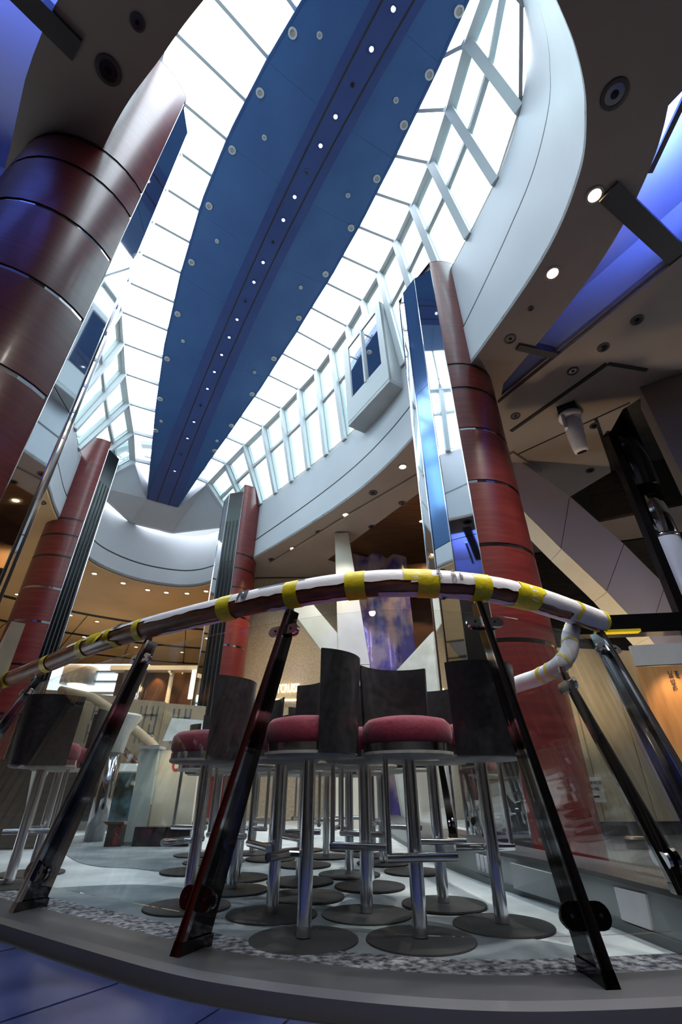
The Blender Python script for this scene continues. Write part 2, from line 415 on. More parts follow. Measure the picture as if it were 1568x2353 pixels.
MB().beam((3.66, 4.27, HS - 0.005), (4.25, 4.38, HS - 0.005), 0.05, 0.02).build('groove', 'groove', tr)
MB().beam((2.95, 6.35, HS - 0.004), (4.35, 5.0, HS - 0.004), 0.018, 0.014).build('groove', 'groove', tr)
MB().beam((4.0, 5.35, HS - 0.004), (4.75, 6.4, HS - 0.004), 0.05, 0.014).build('groove', 'groove', tr)
MB().beam((2.9, 6.2, HS - 0.03), (3.6, 6.75, HS - 0.03), 0.16, 0.06).build('ceiling_return', 'ceiling', tr)
# ribs across the coves
def cove_rib(a, b, w, lab):
    t = setting('trim_3', lab, a); d = (Vector(b) - Vector(a))
    MB().beam(a, b, w, 0.12).build('rib', 'rib_dark', t)
    MB().beam(Vector(a) + Vector((0, 0, 0.085)), Vector(b) + Vector((0, 0, 0.085)), w * 0.5, 0.05).build('cable_tray', 'trim_dark', t)
cove_rib((2.60, 2.16, HS + 0.02), (3.80, 2.87, HS + 0.02), 0.20, 'dark rib crossing the right blue cove')
cove_rib((2.32, 3.98, HS + 0.02), (2.98, 4.14, HS + 0.02), 0.09, 'thin rib crossing the end of the right blue cove')
cove_rib((-2.08, 1.17, HS + 0.02), (-3.25, -0.15, HS + 0.02), 0.17, 'dark rib crossing the left blue cove')

# ------------------------------------------------------------------ fascia
fas = setting('wall_fascia', 'white curved fascia around the oval skylight opening', tuple(OUT[0][:2]) + (HS,))
HTT = [(-3, 8.05), (.5, 8.0), (1.5, 7.8), (2.9, 7.72), (5.2, 7.1), (14, 7.1)]
GZT = [(-3, 6.9), (.5, 6.85), (1.4, 6.70), (2.8, 6.26), (5.8, 6.2), (10, 6.05), (14, 5.98)]
def HTF(u): return interp(HTT, u)
def GZF(u): return interp(GZT, u)
def lean_at(u, v):      # the near left stretch of the fascia leans outwards
    a = min(1, max(0, (4.1 - u) / 1.0)); b = min(1, max(0, (V0 - 0.4 - v) / 0.9)); return 0.55 * a * b
def band(f0, f1, din, dth, name, m):
    k = MB(); A, B, nn = [], [], []
    for i in list(range(NO)) + [0]:
        u, v = uv(OUT[i]); n_ = out_n(i); z0, z1 = f0(u), f1(u); le = lean_at(u, v) / (HTF(u) - HS)
        for L, z in ((A, z0), (B, z1)):
            p = OUT[i] + n_ * (le * (z - HS) - din); L.append((p.x, p.y, z))
        nn.append(n_)
    k.slab(A, B, lambda i: nn[i] * dth)
    return k.build(name, m, fas, smooth=False)
lo = band(lambda u: HS + .004, lambda u: GZF(u) - .02, 0.0, 0.16, 'lower_band', 'fascia')
gr = band(lambda u: GZF(u) - .02, lambda u: GZF(u) + .022, -0.004, 0.11, 'shadow_gap', 'groove')
up = band(lambda u: GZF(u) + .022, HTF, -0.012, 0.16, 'upper_band', 'fascia')
sl = band(HTF, lambda u: HTF(u) + .05, -0.02, 0.22, 'sill', 'frame_white')
for o in (lo, up, gr, sl):
    for pl in o.data.polygons: pl.use_smooth = abs(pl.normal.z) < 0.5
    try: o.data.set_sharp_from_angle(angle=R(40))
    except Exception: pass

# ------------------------------------------------------------------ skylight: spine, roof panes, clerestory
def ZR(u): return EYE + 9.25 * (1 - 0.12 * ((u - 5.0) / 5.0) ** 2)
HW = [(-2.2, .45), (-.9, .6), (.2, .85), (.95, 1.17), (1.57, 1.5), (2.2, 1.76), (3, 2.0), (3.75, 2.18), (4.5, 2.3), (6, 2.42), (7.2, 2.36), (8, 2.18), (8.7, 2.0), (9.35, 1.78), (10, 1.53), (10.75, 1.25), (11.4, 1.0), (12.1, .72)]
WW = [(-1.6, .30), (-.4, .55), (.5, .76), (1.25, .95), (2.5, 1.18), (3.7, 1.34), (5, 1.42), (6.6, 1.38), (8.25, 1.24), (9.75, .98), (11.3, .62), (12.06, .44)]
HWL = [(-2.2, .45), (-.9, .9), (0, 1.6), (1, 2.05), (2, 2.4), (3, 2.55), (4, 2.6), (5.5, 2.6), (6.5, 2.56), (7.2, 2.5), (7.9, 2.33), (8.6, 2.12), (9.3, 1.9), (10, 1.62), (10.7, 1.3), (11.4, 1.05), (12.1, .72)]
def skew(u): return -0.36 * min(1, max(0, (6.5 - u) / 5.0))
def hs_strip(u): return min(interp(WW, u) - 0.04, 0.275 + 0.0135 * u)
spine = thing('blue_spine', 'long blue lens-shaped ceiling keel hanging under the glass skylight', 'ceiling beam', tuple(P(12.06, V0, ZR(12.06))))
us = [-1.6 + (12.06 + 1.6) * k / 40 for k in range(41)]
WZ = 0.20
strip = MB(); 
strip.slab([P(u, V0 - hs_strip(u), ZR(u)) for u in us], [P(u, V0 + hs_strip(u), ZR(u)) for u in us], lambda i: Vector((0, 0, 0.1)))
strip.build('centre_strip', 'spine_deep', spine)
for sgn in (-1, 1):
    ln = MB().slab([P(u, V0 + sgn * 0.165 - 0.012, ZR(u) - 0.004) for u in us], [P(u, V0 + sgn * 0.165 + 0.012, ZR(u) - 0.004) for u in us], lambda i: Vector((0, 0, 0.01)))
    ln.build('black_seam', 'groove', spine)
    nb = 10
    for k in range(nb):
        a = -1.6 + 13.66 * k / nb + 0.0012; b = -1.6 + 13.66 * (k + 1) / nb - 0.0012
        qs = [a + (b - a) * j / 5 for j in range(6)]
        m = MB()
        def wedge(u, f):
            h0, h1 = hs_strip(u), max(hs_strip(u) + .02, interp(WW, u)); return P(u, V0 + sgn * (h0 + (h1 - h0) * f), ZR(u) + 0.012 + WZ * f * (h1 - h0))
        m.slab([wedge(u, 0.0) for u in qs], [wedge(u, 1.0) for u in qs], lambda i: Vector((0, 0, 0.08)))
        m.build('wing_panel', 'spine_blue', spine)
    m = MB()
    m.slab([P(u, V0 + sgn * max(hs_strip(u) + .02, interp(WW, u)), ZR(u) + WZ * (interp(WW, u) - hs_strip(u))) for u in us],
           [P(u, V0 + sgn * max(hs_strip(u) + .02, interp(WW, u)), ZR(u) + 0.45) for u in us], lambda i: VV * (-sgn * 0.04))
    m.build('wing_edge', 'spine_blue', spine)
m = MB(); m.slab([P(u, V0 - interp(WW, u), ZR(u) + 0.42) for u in us], [P(u, V0 + interp(WW, u), ZR(u) + 0.42) for u in us], lambda i: Vector((0, 0, 0.05)))
m.build('keel_top', 'spine_deep', spine)
def spine_light(u, v, z, r, parent, kind):
    c = P(u, v, z)
    o = MB().lathe([(r * 0.62, 0.012), (r * 0.62, -0.012), (r, -0.012), (r, 0.012), (r * 0.62, 0.012)], 16, c).build('spot_ring', 'frame_white' if kind == 'glass' else 'spine_deep', parent)
    MB().lathe([(0, 0.004), (0, -0.004), (r * 0.6, -0.004), (r * 0.6, 0.004), (0, 0.004)], 16, c).build('spot_lens', {'white': 'lamp_white', 'dark': 'lens_dark', 'glass': 'trim_grey'}[kind], o)
def wing_z(u, f): h0, h1 = hs_strip(u), interp(WW, u); return ZR(u) + WZ * f * (h1 - h0)
for k, u in enumerate([0.6, 1.3, 2.0, 2.9, 3.9, 5.0, 6.2, 7.4, 8.5, 9.5, 10.3]):
    for sgn in (-1, 1):
        f = 0.86; h0, h1 = hs_strip(u), interp(WW, u)
        spine_light(u, V0 + sgn * (h0 + (h1 - h0) * f), wing_z(u, f) - 0.002, 0.064, spine, 'glass')
        if k % 2 == 1:
            f = 0.55; spine_light(u + 0.5, V0 + sgn * (h0 + (h1 - h0) * f), wing_z(u + .5, f) - 0.004, 0.04, spine, 'glass')
for k in range(23):
    u = 0.55 + k * 0.48
    spine_light(u, V0, ZR(u) - 0.006, 0.052, spine, ('dark', 'white', 'white')[k % 3] if k % 5 else 'white')

sky = setting('window_1', 'glass skylight roof with pale glazing bars', tuple(P(6, V0, 9)))
cle = setting('window_2', 'white framed clerestory window band above the fascia', tuple(P(6, V0, HT)))
ks = [-0.93 + 0.682 * k for k in range(-1, 19)]     # bars along u
ks = [u for u in ks if u < 11.5]
EDG = 0.30
def corner(u, s):
    uc = u + skew(u); return P(uc, V0 + s * interp(HW if s > 0 else HWL, uc), ZR(uc) + 0.25)
def innerp(u, s): return P(u, V0 + s * (interp(WW, max(u, -1.5)) - 0.03), ZR(u) + EDG)
bar_me = None
for s in (-1, 1):
    for i, u in enumerate(ks):
        MB().beam(innerp(u, s), corner(u, s), 0.05, 0.09).build('roof_bar', 'frame_white', sky)
        if i + 1 < len(ks):
            u2 = ks[i + 1]
            a, b, c, d = innerp(u + .02, s), corner(u + .02, s), corner(u2 - .02, s), innerp(u2 - .02, s)
            up_ = Vector((0, 0, 0.02)); lift = Vector((0, 0, 0.03))
            MB().hexa([a + lift, b + lift, c + lift, d + lift, a + lift + up_, b + lift + up_, c + lift + up_, d + lift + up_]).build('pane', 'roof_glass', sky)
    # clerestory
    prev = None
    for i, u in enumerate(ks):
        uc = u + skew(u); v = outline_v(uc, s)
        if v is None or u < 0.25: prev = None; continue
        ct = corner(u, s); fb = P(uc, v + s * (0.06 + lean_at(uc, v)), HTF(uc) + 0.03)
        post = MB().beam(fb, ct, 0.13, 0.20, up=VV).build('post', 'frame_white', cle)
        if prev is not None:
            (pf, pt) = prev
            hd = (fb - pf).normalized(); ins = 0.065
            MB().beam(pt, ct, 0.16, 0.20).build('head', 'frame_white', cle)
            def lerp2(t, q): # t along the bay, q up
                return pf.lerp(fb, t).lerp(pt.lerp(ct, t), q)
            wl = (fb - pf).length; e = ins / wl
            tz = 0.60
            MB().beam(lerp2(e, tz), lerp2(1 - e, tz), 0.07, 0.09).build('transom', 'frame_white', cle)
            for q0, q1 in ((0.03, tz - 0.02), (tz + 0.02, 0.955)):
                # thin dark gasket frame and the pane
                c4 = [lerp2(e, q0), lerp2(1 - e, q0), lerp2(1 - e, q1), lerp2(e, q1)]
                nrm = (c4[1] - c4[0]).cross(c4[3] - c4[0]).normalized() * 0.012
                MB().hexa([p - nrm for p in c4] + [p + nrm for p in c4]).build('pane', 'window_glass', cle)
                g = MB()
                for a, b in ((0, 1), (1, 2), (2, 3), (3, 0)): g.beam(c4[a], c4[b], 0.02, 0.045, up=nrm)
                g.build('gasket', 'trim_grey', cle)
        prev = (fb, ct)
# end wall / pylon under the far end of the spine
py = setting('wall_pylon', 'white faceted end wall carrying the far end of the blue spine', tuple(P(12.5, V0, HT)))
ue = ks[-1]; fs = 12.06
cL, cR = corner(ue, -1), corner(ue, 1)
bL, bR = P(ue, outline_v(ue, -1) - .05, HT), P(ue, outline_v(ue, 1) + .05, HT)
sL, sR = P(fs, V0 - .46, ZR(fs) + .02), P(fs, V0 + .46, ZR(fs) + .02)
vR = outline_v(12.55, 1); vL = outline_v(12.45, -1)
eL, eR = P(12.72, V0 - .62, HT - .02), P(12.72, V0 + .55, HT - .02)
back = UU * 0.12
def facet(a, b, c, d, nm): MB().hexa([a, b, c, d, a + back, b + back, c + back, d + back]).build(nm, 'fascia', py)
facet(eL, eR, sR, sL, 'front_facet')
facet(bL, eL, sL, cL, 'side_facet'); facet(eR, bR, cR, sR, 'side_facet')
topL, topR = P(fs, V0 - .46, ZR(fs) + .75), P(fs, V0 + .46, ZR(fs) + .75)
facet(sL, sR, topR, topL, 'upper_facet'); facet(cL, sL, topL, cL + Vector((0, 0, .7)), 'upper_facet'); facet(sR, cR, cR + Vector((0, 0, .7)), topR, 'upper_facet')

# observation box on the right clerestory
ob = thing('observation_box', 'white projecting window box on the clerestory beside the right column', 'window box', tuple(P(5.2, 4.1, 6.95)))
u0, u1, va, vb, z0, z1 = 4.50, 5.90, 3.80, 4.50, 6.85, 9.15
MB().hexa([P(u0, va, z0), P(u1, va, z0), P(u1, vb, z0), P(u0, vb, z0), P(u0, va, z0 + .09), P(u1, va, z0 + .09), P(u1, vb, z0 + .09), P(u0, vb, z0 + .09)]).build('underside_panel', 'plinth_grey', ob)
MB().hexa([P(u0, va, z0 + .09), P(u0 + .06, va, z0 + .09), P(u0 + .06, vb, z0 + .09), P(u0, vb, z0 + .09), P(u0, va - .12, z1), P(u0 + .06, va - .12, z1), P(u0 + .06, vb, z1), P(u0, vb, z1)]).build('side_panel', 'frame_white', ob)
MB().hexa([P(u1 - .06, va, z0 + .09), P(u1, va, z0 + .09), P(u1, vb, z0 + .09), P(u1 - .06, vb, z0 + .09), P(u1 - .06, va - .12, z1), P(u1, va - .12, z1), P(u1, vb, z1), P(u1 - .06, vb, z1)]).build('side_panel', 'frame_white', ob)
m = MB()
def fp(u, z): return P(u, va - .12 * (z - z0) / (z1 - z0), z)
for a, b, c, d in ((u0, u1, z0 + .09, z0 + .62), (u0, u1, z1 - .18, z1)):
    m.hexa([fp(a, c), fp(b, c), fp(b, c) + VV * .06, fp(a, c) + VV * .06, fp(a, d), fp(b, d), fp(b, d) + VV * .06, fp(a, d) + VV * .06])
for a, b in ((u0, u0 + .16), (u1 - .2, u1)):
    c, d = z0 + .62, z1 - .18
    m.hexa([fp(a, c), fp(b, c), fp(b, c) + VV * .06, fp(a, c) + VV * .06, fp(a, d), fp(b, d), fp(b, d) + VV * .06, fp(a, d) + VV * .06])
m.build('front_frame', 'frame_white', ob)
for a, b in ((u0 + .17, u0 + .66), (u0 + .70, u1 - .21)):
    c, d = z0 + .63, z1 - .19
    MB().hexa([fp(a, c) + VV * .02, fp(b, c) + VV * .02, fp(b, c) + VV * .04, fp(a, c) + VV * .04, fp(a, d) + VV * .02, fp(b, d) + VV * .02, fp(b, d) + VV * .04, fp(a, d) + VV * .04]).build('pane', 'mirror', ob)
MB().beam(fp(u0 + .68, z0 + .6), fp(u0 + .68, z1 - .18), .05, .05, up=VV).build('mullion', 'frame_white', ob)

# things outside, seen through the glass
def truss(a, b, w, lab):
    t = thing('lattice_mast', lab, 'mast', a); a, b = Vector(a), Vector(b); d = (b - a).normalized(); sd = d.cross(Vector((0, 0, 1))).normalized(); u2 = sd.cross(d)
    cs = [sd * w + u2 * w, -sd * w + u2 * w, -sd * w - u2 * w, sd * w - u2 * w]
    for c in cs: MB().beam(a + c, b + c, .16, .16).build('chord', 'frame_grey', t)
    n = 7
    for k in range(n):
        p, q = a.lerp(b, k / n), a.lerp(b, (k + 1) / n)
        for j in range(4): MB().beam(p + cs[j], q + cs[(j + 1) % 4], .09, .09).build('brace', 'frame_grey', t)
truss((-19, 18, 16.5), (-9, 22, 15.5), 0.9, 'white lattice mast seen through the left skylight glass')
dk = thing('ship_deck', 'white upper deck structure seen through the far skylight glass', 'deck', tuple(P(26, 8, 15)))
MB().hexa([P(21, 4, 14), P(33, 3, 14), P(33, 9, 14), P(21, 8, 14), P(21, 4, 14.5), P(33, 3, 14.5), P(33, 9, 14.5), P(21, 8, 14.5)]).build('deck_slab', 'frame_grey', dk)
MB().tube([P(22 + math.cos(a) * 2.6, 2.2 + math.sin(a) * 2.6, 15) for a in [R(10 * k) for k in range(37)]], .25, 8).build('ring_antenna', 'frame_grey', dk)
for k in range(7): MB().beam(P(21 + k * 1.8, 4.1, 14.5), P(21 + k * 1.8, 4.1, 15.8), .1, .1, up=VV).build('stanchion', 'frame_grey', dk)
def tree(c, r, lab):
    t = thing('distant_tree', lab, 'tree', (c[0], c[1], -.3)); m = MB()
    for k in range(420):
        d = Vector((random.gauss(0, 1), random.gauss(0, 1), random.gauss(0, 1))).normalized() * r * random.uniform(.55, 1.0)
        p = Vector(c) + Vector((d.x, d.y, d.z * .9)); s = random.uniform(.18, .4)
        a = Vector((random.uniform(-1, 1), random.uniform(-1, 1), random.uniform(-1, 1))).normalized() * s; b = a.cross(Vector((random.uniform(-1, 1), random.uniform(-1, 1), .6))).normalized() * s
        m.add([p - a, p + b * .5, p + a, p - b * .5], [(0, 1, 2, 3)])
    o = m.build('foliage', 'leaf', t); o['kind'] = 'stuff'
    MB().tube([(c[0], c[1], -.3), (c[0], c[1], c[2])], [.3, .12], 8).build('trunk', 'bark', t)
tree(tuple(P(24, 8.5, 11.0)), 1.9, 'leafy tree outside the far right clerestory window')
tree(tuple(P(24, -1.6, 11.0)), 1.8, 'leafy tree outside the far left clerestory window')

# ------------------------------------------------------------------ columns
def column(cu, cv, inward, rad, ang, tip_t, tip_n, zt, bands, near, lab, dark):
    """round timber clad column with a mirror clad nose; inward = direction of the nose along v"""
    c = P(cu, cv); N = VV * inward; T = UU
    t = thing('clad_column', lab, 'column', (c.x, c.y, 0))
    def q(tt, nn, z): w = c + T * tt + N * nn; return Vector((w.x, w.y, z))
    a0 = R(ang)      # half opening of the nose, measured from N
    n = 28
    arc = [(math.sin(a0 + (2 * math.pi - 2 * a0) * k / n) * rad, math.cos(a0 + (2 * math.pi - 2 * a0) * k / n) * rad) for k in range(n + 1)]
    zs = [0.0] + sorted(bands) + [zt]
    for i in range(len(zs) - 1):
        za, zb = zs[i] + (0.022 if i else 0), zs[i + 1] - (0.022 if i < len(zs) - 2 else 0)
        m = MB(); m.slab([q(a, b, za) for a, b in arc], [q(a, b, zb) for a, b in arc], lambda k: (Vector((c.x, c.y, 0)) - Vector((q(*arc[k], 0)))).normalized() * 0.03)
        o = m.build('wood_panel', 'wood_red', t)
        for pl in o.data.polygons: pl.use_smooth = abs(pl.normal.z) < .5
        try: o.data.set_sharp_from_angle(angle=R(40))
        except Exception: pass
    for z in bands:
        m = MB(); m.slab([q(a * .985, b * .985, z - .022) for a, b in arc], [q(a * .985, b * .985, z + .022) for a, b in arc], lambda k: (Vector((c.x, c.y, 0)) - Vector((q(*arc[k], 0)))).normalized() * 0.02)
        m.build('joint_band', 'chrome_dark' if z < 4.4 else 'black_band', t)
    m = MB(); m.prism([q(a * .96, b * .96, 0) for a, b in arc], 0.01, zt - .02); m.build('core', 'black_band', t)
    # nose
    e = (math.sin(a0) * rad * .985, math.cos(a0) * rad * .985)
    prof = [(-e[0], e[1]), (-tip_t, tip_n), (tip_t, tip_n), (e[0], e[1])]
    for (p0, p1), nm in zip(zip(prof, prof[1:]), ('nose_near', 'nose_tip', 'nose_far')):
        mm = 'mirror_dark' if (dark and nm != 'nose_tip') else 'mirror'
        film = nm == 'nose_tip' and inward < 0 and near
        seams = [0.02, 2.86, 5.3, zt - .22]
        for za, zb in zip(seams, seams[1:]):
            if film and za > 2: mm = 'mirror_blue'
            MB().slab([q(*p0, za + .004), q(*p1, za + .004)], [q(*p0, zb - .004), q(*p1, zb - .004)], lambda k: -N * 0.02).build('mirror_panel', mm, t)
        if dark and nm != 'nose_tip':
            for f in (.18, .42, .66, .88):
                x, y = p0[0] + (p1[0] - p0[0]) * f, p0[1] + (p1[1] - p0[1]) * f
                dn = Vector((-(p1[1] - p0[1]), p1[0] - p0[0], 0)).normalized()
                g = .012
                MB().beam(q(x, y + g, .03), q(x, y + g, zt - 1.1), .02, .02, up=N).build('guide_rail', 'trim_dark', t)
    for p in prof:
        MB().beam(q(p[0], p[1] + .004, .02), q(p[0], p[1] + .004, zt - .2), .012, .012, up=N).build('corner_trim', 'chrome', t)
    MB().prism([q(a, b, 0) for a, b in prof], zt - .22, zt - .2).build('nose_cap', 'chrome_dark', t)
    MB().prism([q(a, b, 0) for a, b in arc], zt - .02, zt).build('top_cap', 'black_band', t)
    return t
NB = [1.72, 2.72, 3.53, 4.32, 5.02, 5.47]
column(3.28, 3.91, -1, .60, 43, .14, .56, 7.95, NB, True, 'red timber column with mirrored nose rising behind the glass rail at right', False)
column(3.28, -.95, 1, .60, 43, .14, .56, 7.95, NB, True, 'massive red timber column with mirrored nose at the left edge of the picture', False)
FB = [1.65, 2.47, 3.27, 3.95, 4.63, 5.12, 5.50]
column(10.46, 3.24, -1, .55, 73, .22, .44, 7.55, FB, False, 'far red timber column with black nose right of the white end wall', True)
column(10.75, -.42, 1, .55, 73, .22, .44, 7.75, FB, False, 'far red timber column with black nose left of the white end wall', True)

# ------------------------------------------------------------------ outer shell
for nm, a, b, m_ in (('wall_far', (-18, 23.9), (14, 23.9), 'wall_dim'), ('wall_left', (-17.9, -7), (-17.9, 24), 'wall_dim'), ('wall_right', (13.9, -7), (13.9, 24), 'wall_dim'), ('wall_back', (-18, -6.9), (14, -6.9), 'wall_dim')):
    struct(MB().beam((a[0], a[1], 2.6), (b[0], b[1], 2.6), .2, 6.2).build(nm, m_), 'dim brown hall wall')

# ------------------------------------------------------------------ floor
BASE = [(-4.6, 4.95), (-3.3, 4.08), (-2.4, 3.46), (-1.52, 2.86), (-1.0, 2.50), (-.53, 2.19), (-.2, 2.04), (.15, 1.935), (.45, 1.89), (.76, 1.90), (1.15, 1.95), (1.49, 2.03), (2.2, 2.45), (3.4, 3.4), (5.5, 4.6)]
BS = catmull([(x, y, 0) for x, y in BASE], 8)
NBS = len(BS)
def bs_n(i):
    t = (BS[min(i + 1, NBS - 1)] - BS[max(i - 1, 0)]).normalized(); return Vector((t.y, -t.x, 0))   # outward (towards viewer)
def bo(d): return [BS[i] + bs_n(i) * d for i in range(NBS)]
inner = bo(-.12)
fl = flat_poly('floor', [inner + [Vector((13.9, 6, 0)), Vector((13.9, 23.9, 0)), Vector((-17.9, 23.9, 0)), Vector((-17.9, 6, 0))]], -.08, 'carpet', thick=.08)
struct(fl, 'pale grey patterned carpet floor of the lounge')
def inlay(pts, z, m, lab):
    o = flat_poly('floor_inlay', [catmull([(x, y, 0) for x, y in pts], 6, True)], z, m, thick=.003); struct(o, lab)
inlay([(-3.3, 6.6), (-3.6, 7.3), (-3.4, 8.0), (-2.3, 7.4), (-1.7, 6.2), (-.9, 5.2), (-.9, 4.5), (-1.25, 4.3), (-1.65, 4.5), (-1.95, 4.6), (-2.3, 4.95), (-2.8, 5.7)], .001, 'carpet_dark', 'dark grey curved carpet inlay beside the cabinets')
inlay([(-1.35, 3.75), (-.9, 3.6), (-.2, 3.2), (.5, 2.7), (.95, 2.3), (.8, 2.15), (.2, 2.2), (-.5, 2.5), (-1.2, 2.95), (-1.75, 3.35), (-1.8, 3.6)], .001, 'carpet_dark', 'dark blue grey carpet inlay under the front bar stools')
MATS['seat_red'].node_tree.nodes['Principled BSDF'].inputs['Sheen Weight'].default_value = 0.25
mat('floor_dark', (0.055, 0.06, 0.075), 0.5, col2=(0.09, 0.095, 0.11), scale=2)
struct(flat_poly('floor_inlay', [[Vector(p) for p in ((1.62, 2.15, 0), (6, 3.2, 0), (8, 6, 0), (8, 8.6, 0), (.96, 9.0, 0), (1.08, 6.3, 0), (1.16, 4.9, 0), (1.33, 3.7, 0), (1.5, 3.0, 0))]], .001, 'floor_dark', thick=.004), 'dark slate floor right of the plinth')
sh = MB(); A, B = bo(-.30), bo(-.10)
sh.slab([(p.x, p.y, .002) for p in A], [(p.x, p.y, .002) for p in B], lambda i: Vector((0, 0, .007))); o = sh.build('floor_edge_carpet', 'carpet_shag'); struct(o, 'speckled carpet border along the curb')
cb = setting('trim_4', 'grey curved curb under the glass railing', (.4, 1.85, 0))
def sweep_band(d0, z0, d1, z1, th, nm, m_):
    A, B = bo(d0), bo(d1); k = MB(); k.slab([(p.x, p.y, z0) for p in A], [(p.x, p.y, z1) for p in B], lambda i: Vector((0, 0, -th))); return k.build(nm, m_, cb)
sweep_band(-.125, .012, .055, .004, .10, 'curb_top', 'curb_grey')
sweep_band(.055, .004, .095, -.006, .10, 'curb_lip', 'curb_lip')
sweep_band(.095, -.055, .125, -.055, .05, 'shadow_joint', 'groove')
# blue stone slabs in front of the curb
tl = setting('floor_slabs', 'dark blue polished stone slabs in front of the curb', (.3, 1.2, -.06))
O1, O2 = bo(.125), bo(1.9)
cuts = [0, 14, 27, 37, 45, 50, 56, 63, 72, 84, NBS - 1]
for a, b in zip(cuts, cuts[1:]):
    p = [O1[i] for i in range(a, b + 1)]; qv = [O2[i] for i in range(a, b + 1)]
    for l in (p, qv):
        l[0] = l[0].lerp(l[1], .10); l[-1] = l[-1].lerp(l[-2], .10)
    k = MB(); k.slab([(w.x, w.y, -.05) for w in p], [(w.x, w.y, -.05) for w in qv], lambda i: Vector((0, 0, -.04))); k.build('slab', 'tile_blue', tl)
struct(MB().box((-2, -1.5, -.13), (32, 11, .06)).build('floor_lower', 'groove'), 'dark sub floor below the stone slabs')

# ------------------------------------------------------------------ glass railing
RAIL = [(-4.3, 5.5), (-3.35, 4.70), (-2.52, 3.98), (-1.78, 3.32), (-1.22, 2.91), (-.73, 2.60), (-.32, 2.37), (.035, 2.225), (.347, 2.18), (.694, 2.235), (.987, 2.36), (1.33, 2.59), (1.62, 2.80)]
HZ = 1.42
RS = catmull([(x, y, HZ) for x, y in RAIL], 10)
NR = len(RS)
def rs_frame(i):
    t = (RS[min(i + 1, NR - 1)] - RS[max(i - 1, 0)]).normalized(); return t, Vector((t.y, -t.x, 0)).normalized()
def ring_arc(i, r, th): # th: 0 outward, 90 up
    t, o = rs_frame(i); return RS[i] + o * (r * math.cos(th)) + Vector((0, 0, r * math.sin(th)))
def rail_at(x):   # index nearest to an x on the rail
    return min(range(NR), key=lambda i: abs(RS[i].x - x))
def rail_sheet(i0, i1, t0, t1, r, nm, m_, parent, th=.003, nseg=10, wob=0.0):
    rows0 = []
    for i in range(i0, i1 + 1):
        w = random.uniform(-wob, wob)
        rows0.append([ring_arc(i, r + .001 * random.random() * (wob > 0), R(t0 + (t1 - t0) * k / nseg + (w if k in (0, nseg) else 0))) for k in range(nseg + 1)])
    V = [p for r_ in rows0 for p in r_]; n = nseg + 1; F = []
    for i in range(len(rows0) - 1):
        for j in range(nseg): F.append((i * n + j, i * n + j + 1, (i + 1) * n + j + 1, (i + 1) * n + j))
    return mesh_obj(nm, V, F, m_, parent, smooth=True)
hr = thing('handrail', 'curved timber handrail wrapped in white paper and yellow tape above the glass railing', 'handrail', (.35, 2.18, HZ))
m = MB(); n = 20
for i in range(NR):
    for j in range(n): m.v.append(ring_arc(i, .066 if i < NR - 1 else .065, 2 * math.pi * j / n))
for i in range(NR - 1):
    for j in range(n): m.f.append((i * n + j, i * n + (j + 1) % n, (i + 1) * n + (j + 1) % n, (i + 1) * n + j))
m.f.append(tuple(range(n))); m.f.append(tuple((NR - 1) * n + j for j in range(n)))
m.build('timber_rail', 'wood_rail', hr, smooth=True)
ix = rail_at
def paper(x0, x1, t0, t1, r=.0695, w=4): rail_sheet(ix(x0), ix(x1), t0, t1, r, 'paper_wrap', 'paper_white', hr, wob=w)
paper(-4.3, -2.0, 40, 200, w=3)
paper(-2.05, -1.15, 22, 190, .070)
paper(-1.2, -.50, 2, 190)
paper(-.55, .12, -8, 190, .071)
paper(.10, .36, -10, 190)
paper(.34, .75, -16, 190, .071)
paper(.73, 1.02, -14, 190)
paper(1.0, 1.34, -38, 205, .071); paper(1.30, 1.62, -72, 215, .0715)
paper(-1.1, -.60, -125, -78)
paper(-.38, .10, -130, -72); paper(.20, .66, -132, -62, .070); paper(.64, 1.0, -140, -70); paper(1.0, 1.35, -140, -78, .070)
def tape(x, t0, t1, wd=3, sk=0.0, r=.0735):
    i = ix(x); i0, i1 = max(0, i - wd // 2), min(NR - 1, i - wd // 2 + wd)
    rows = []
    for q, i_ in enumerate((i0, i1)):
        rows.append([ring_arc(max(0, min(NR - 1, i_ + int(round(sk * k / 12)))), r, R(t0 + (t1 - t0) * k / 12)) for k in range(13)])
    V = [p for r_ in rows for p in r_]; F = [(j, j + 1, 14 + j, 13 + j) for j in range(12)]
    mesh_obj('tape', V, F, 'tape', hr, smooth=True)
for x, t0, t1, wd, sk in ((-3.15, 100, -80, 1, 0), (-2.45, 110, -90, 1, 0), (-1.93, 110, -90, 1, 0), (-1.70, 110, -20, 2, 0), (-1.62, 40, -110, 1, 1), (-1.33, 110, -80, 1, 0), (-.66, 110, -105, 2, 0), (-.25, 110, -115, 2, 0),
                          (.06, 110, -110, 3, 0), (.385, 110, -10, 4, 0), (.40, 10, -115, 3, 0), (.70, 110, -110, 3, 0), (1.02, 110, -120, 5, -3), (1.40, 110, -60, 1, -2), (1.61, 110, -70, 2, 0)):
    tape(x, t0, t1, wd, sk)
def rail_text(body, x, th, size, m_, rot=0, bold=.004, r=.0745):
    i = ix(x); t, o = rs_frame(i); th = R(th)
    nrm = o * math.cos(th) + Vector((0, 0, math.sin(th))); up_ = nrm.cross(t); 
    if up_.z < 0: up_ = -up_
    xa = up_.cross(nrm).normalized()
    mw = frame(RS[i] + nrm * r, xa, up_) @ Matrix.Rotation(R(rot), 4, 'Z')
    return text_mesh(body, size, m_, 'lettering', hr, mw, .0008, bold)
rail_text('N|', -.50, 26, .07, 'ink')
rail_text('Z|', -1.50, 40, .07, 'ink')
rail_text('rt No', .50, 24, .030, 'ink', 90, .0008); rail_text('CB A', .545, 24, .032, 'ink', 90, .0008); rail_text('me', .59, 20, .030, 'ink', 90, .0008)
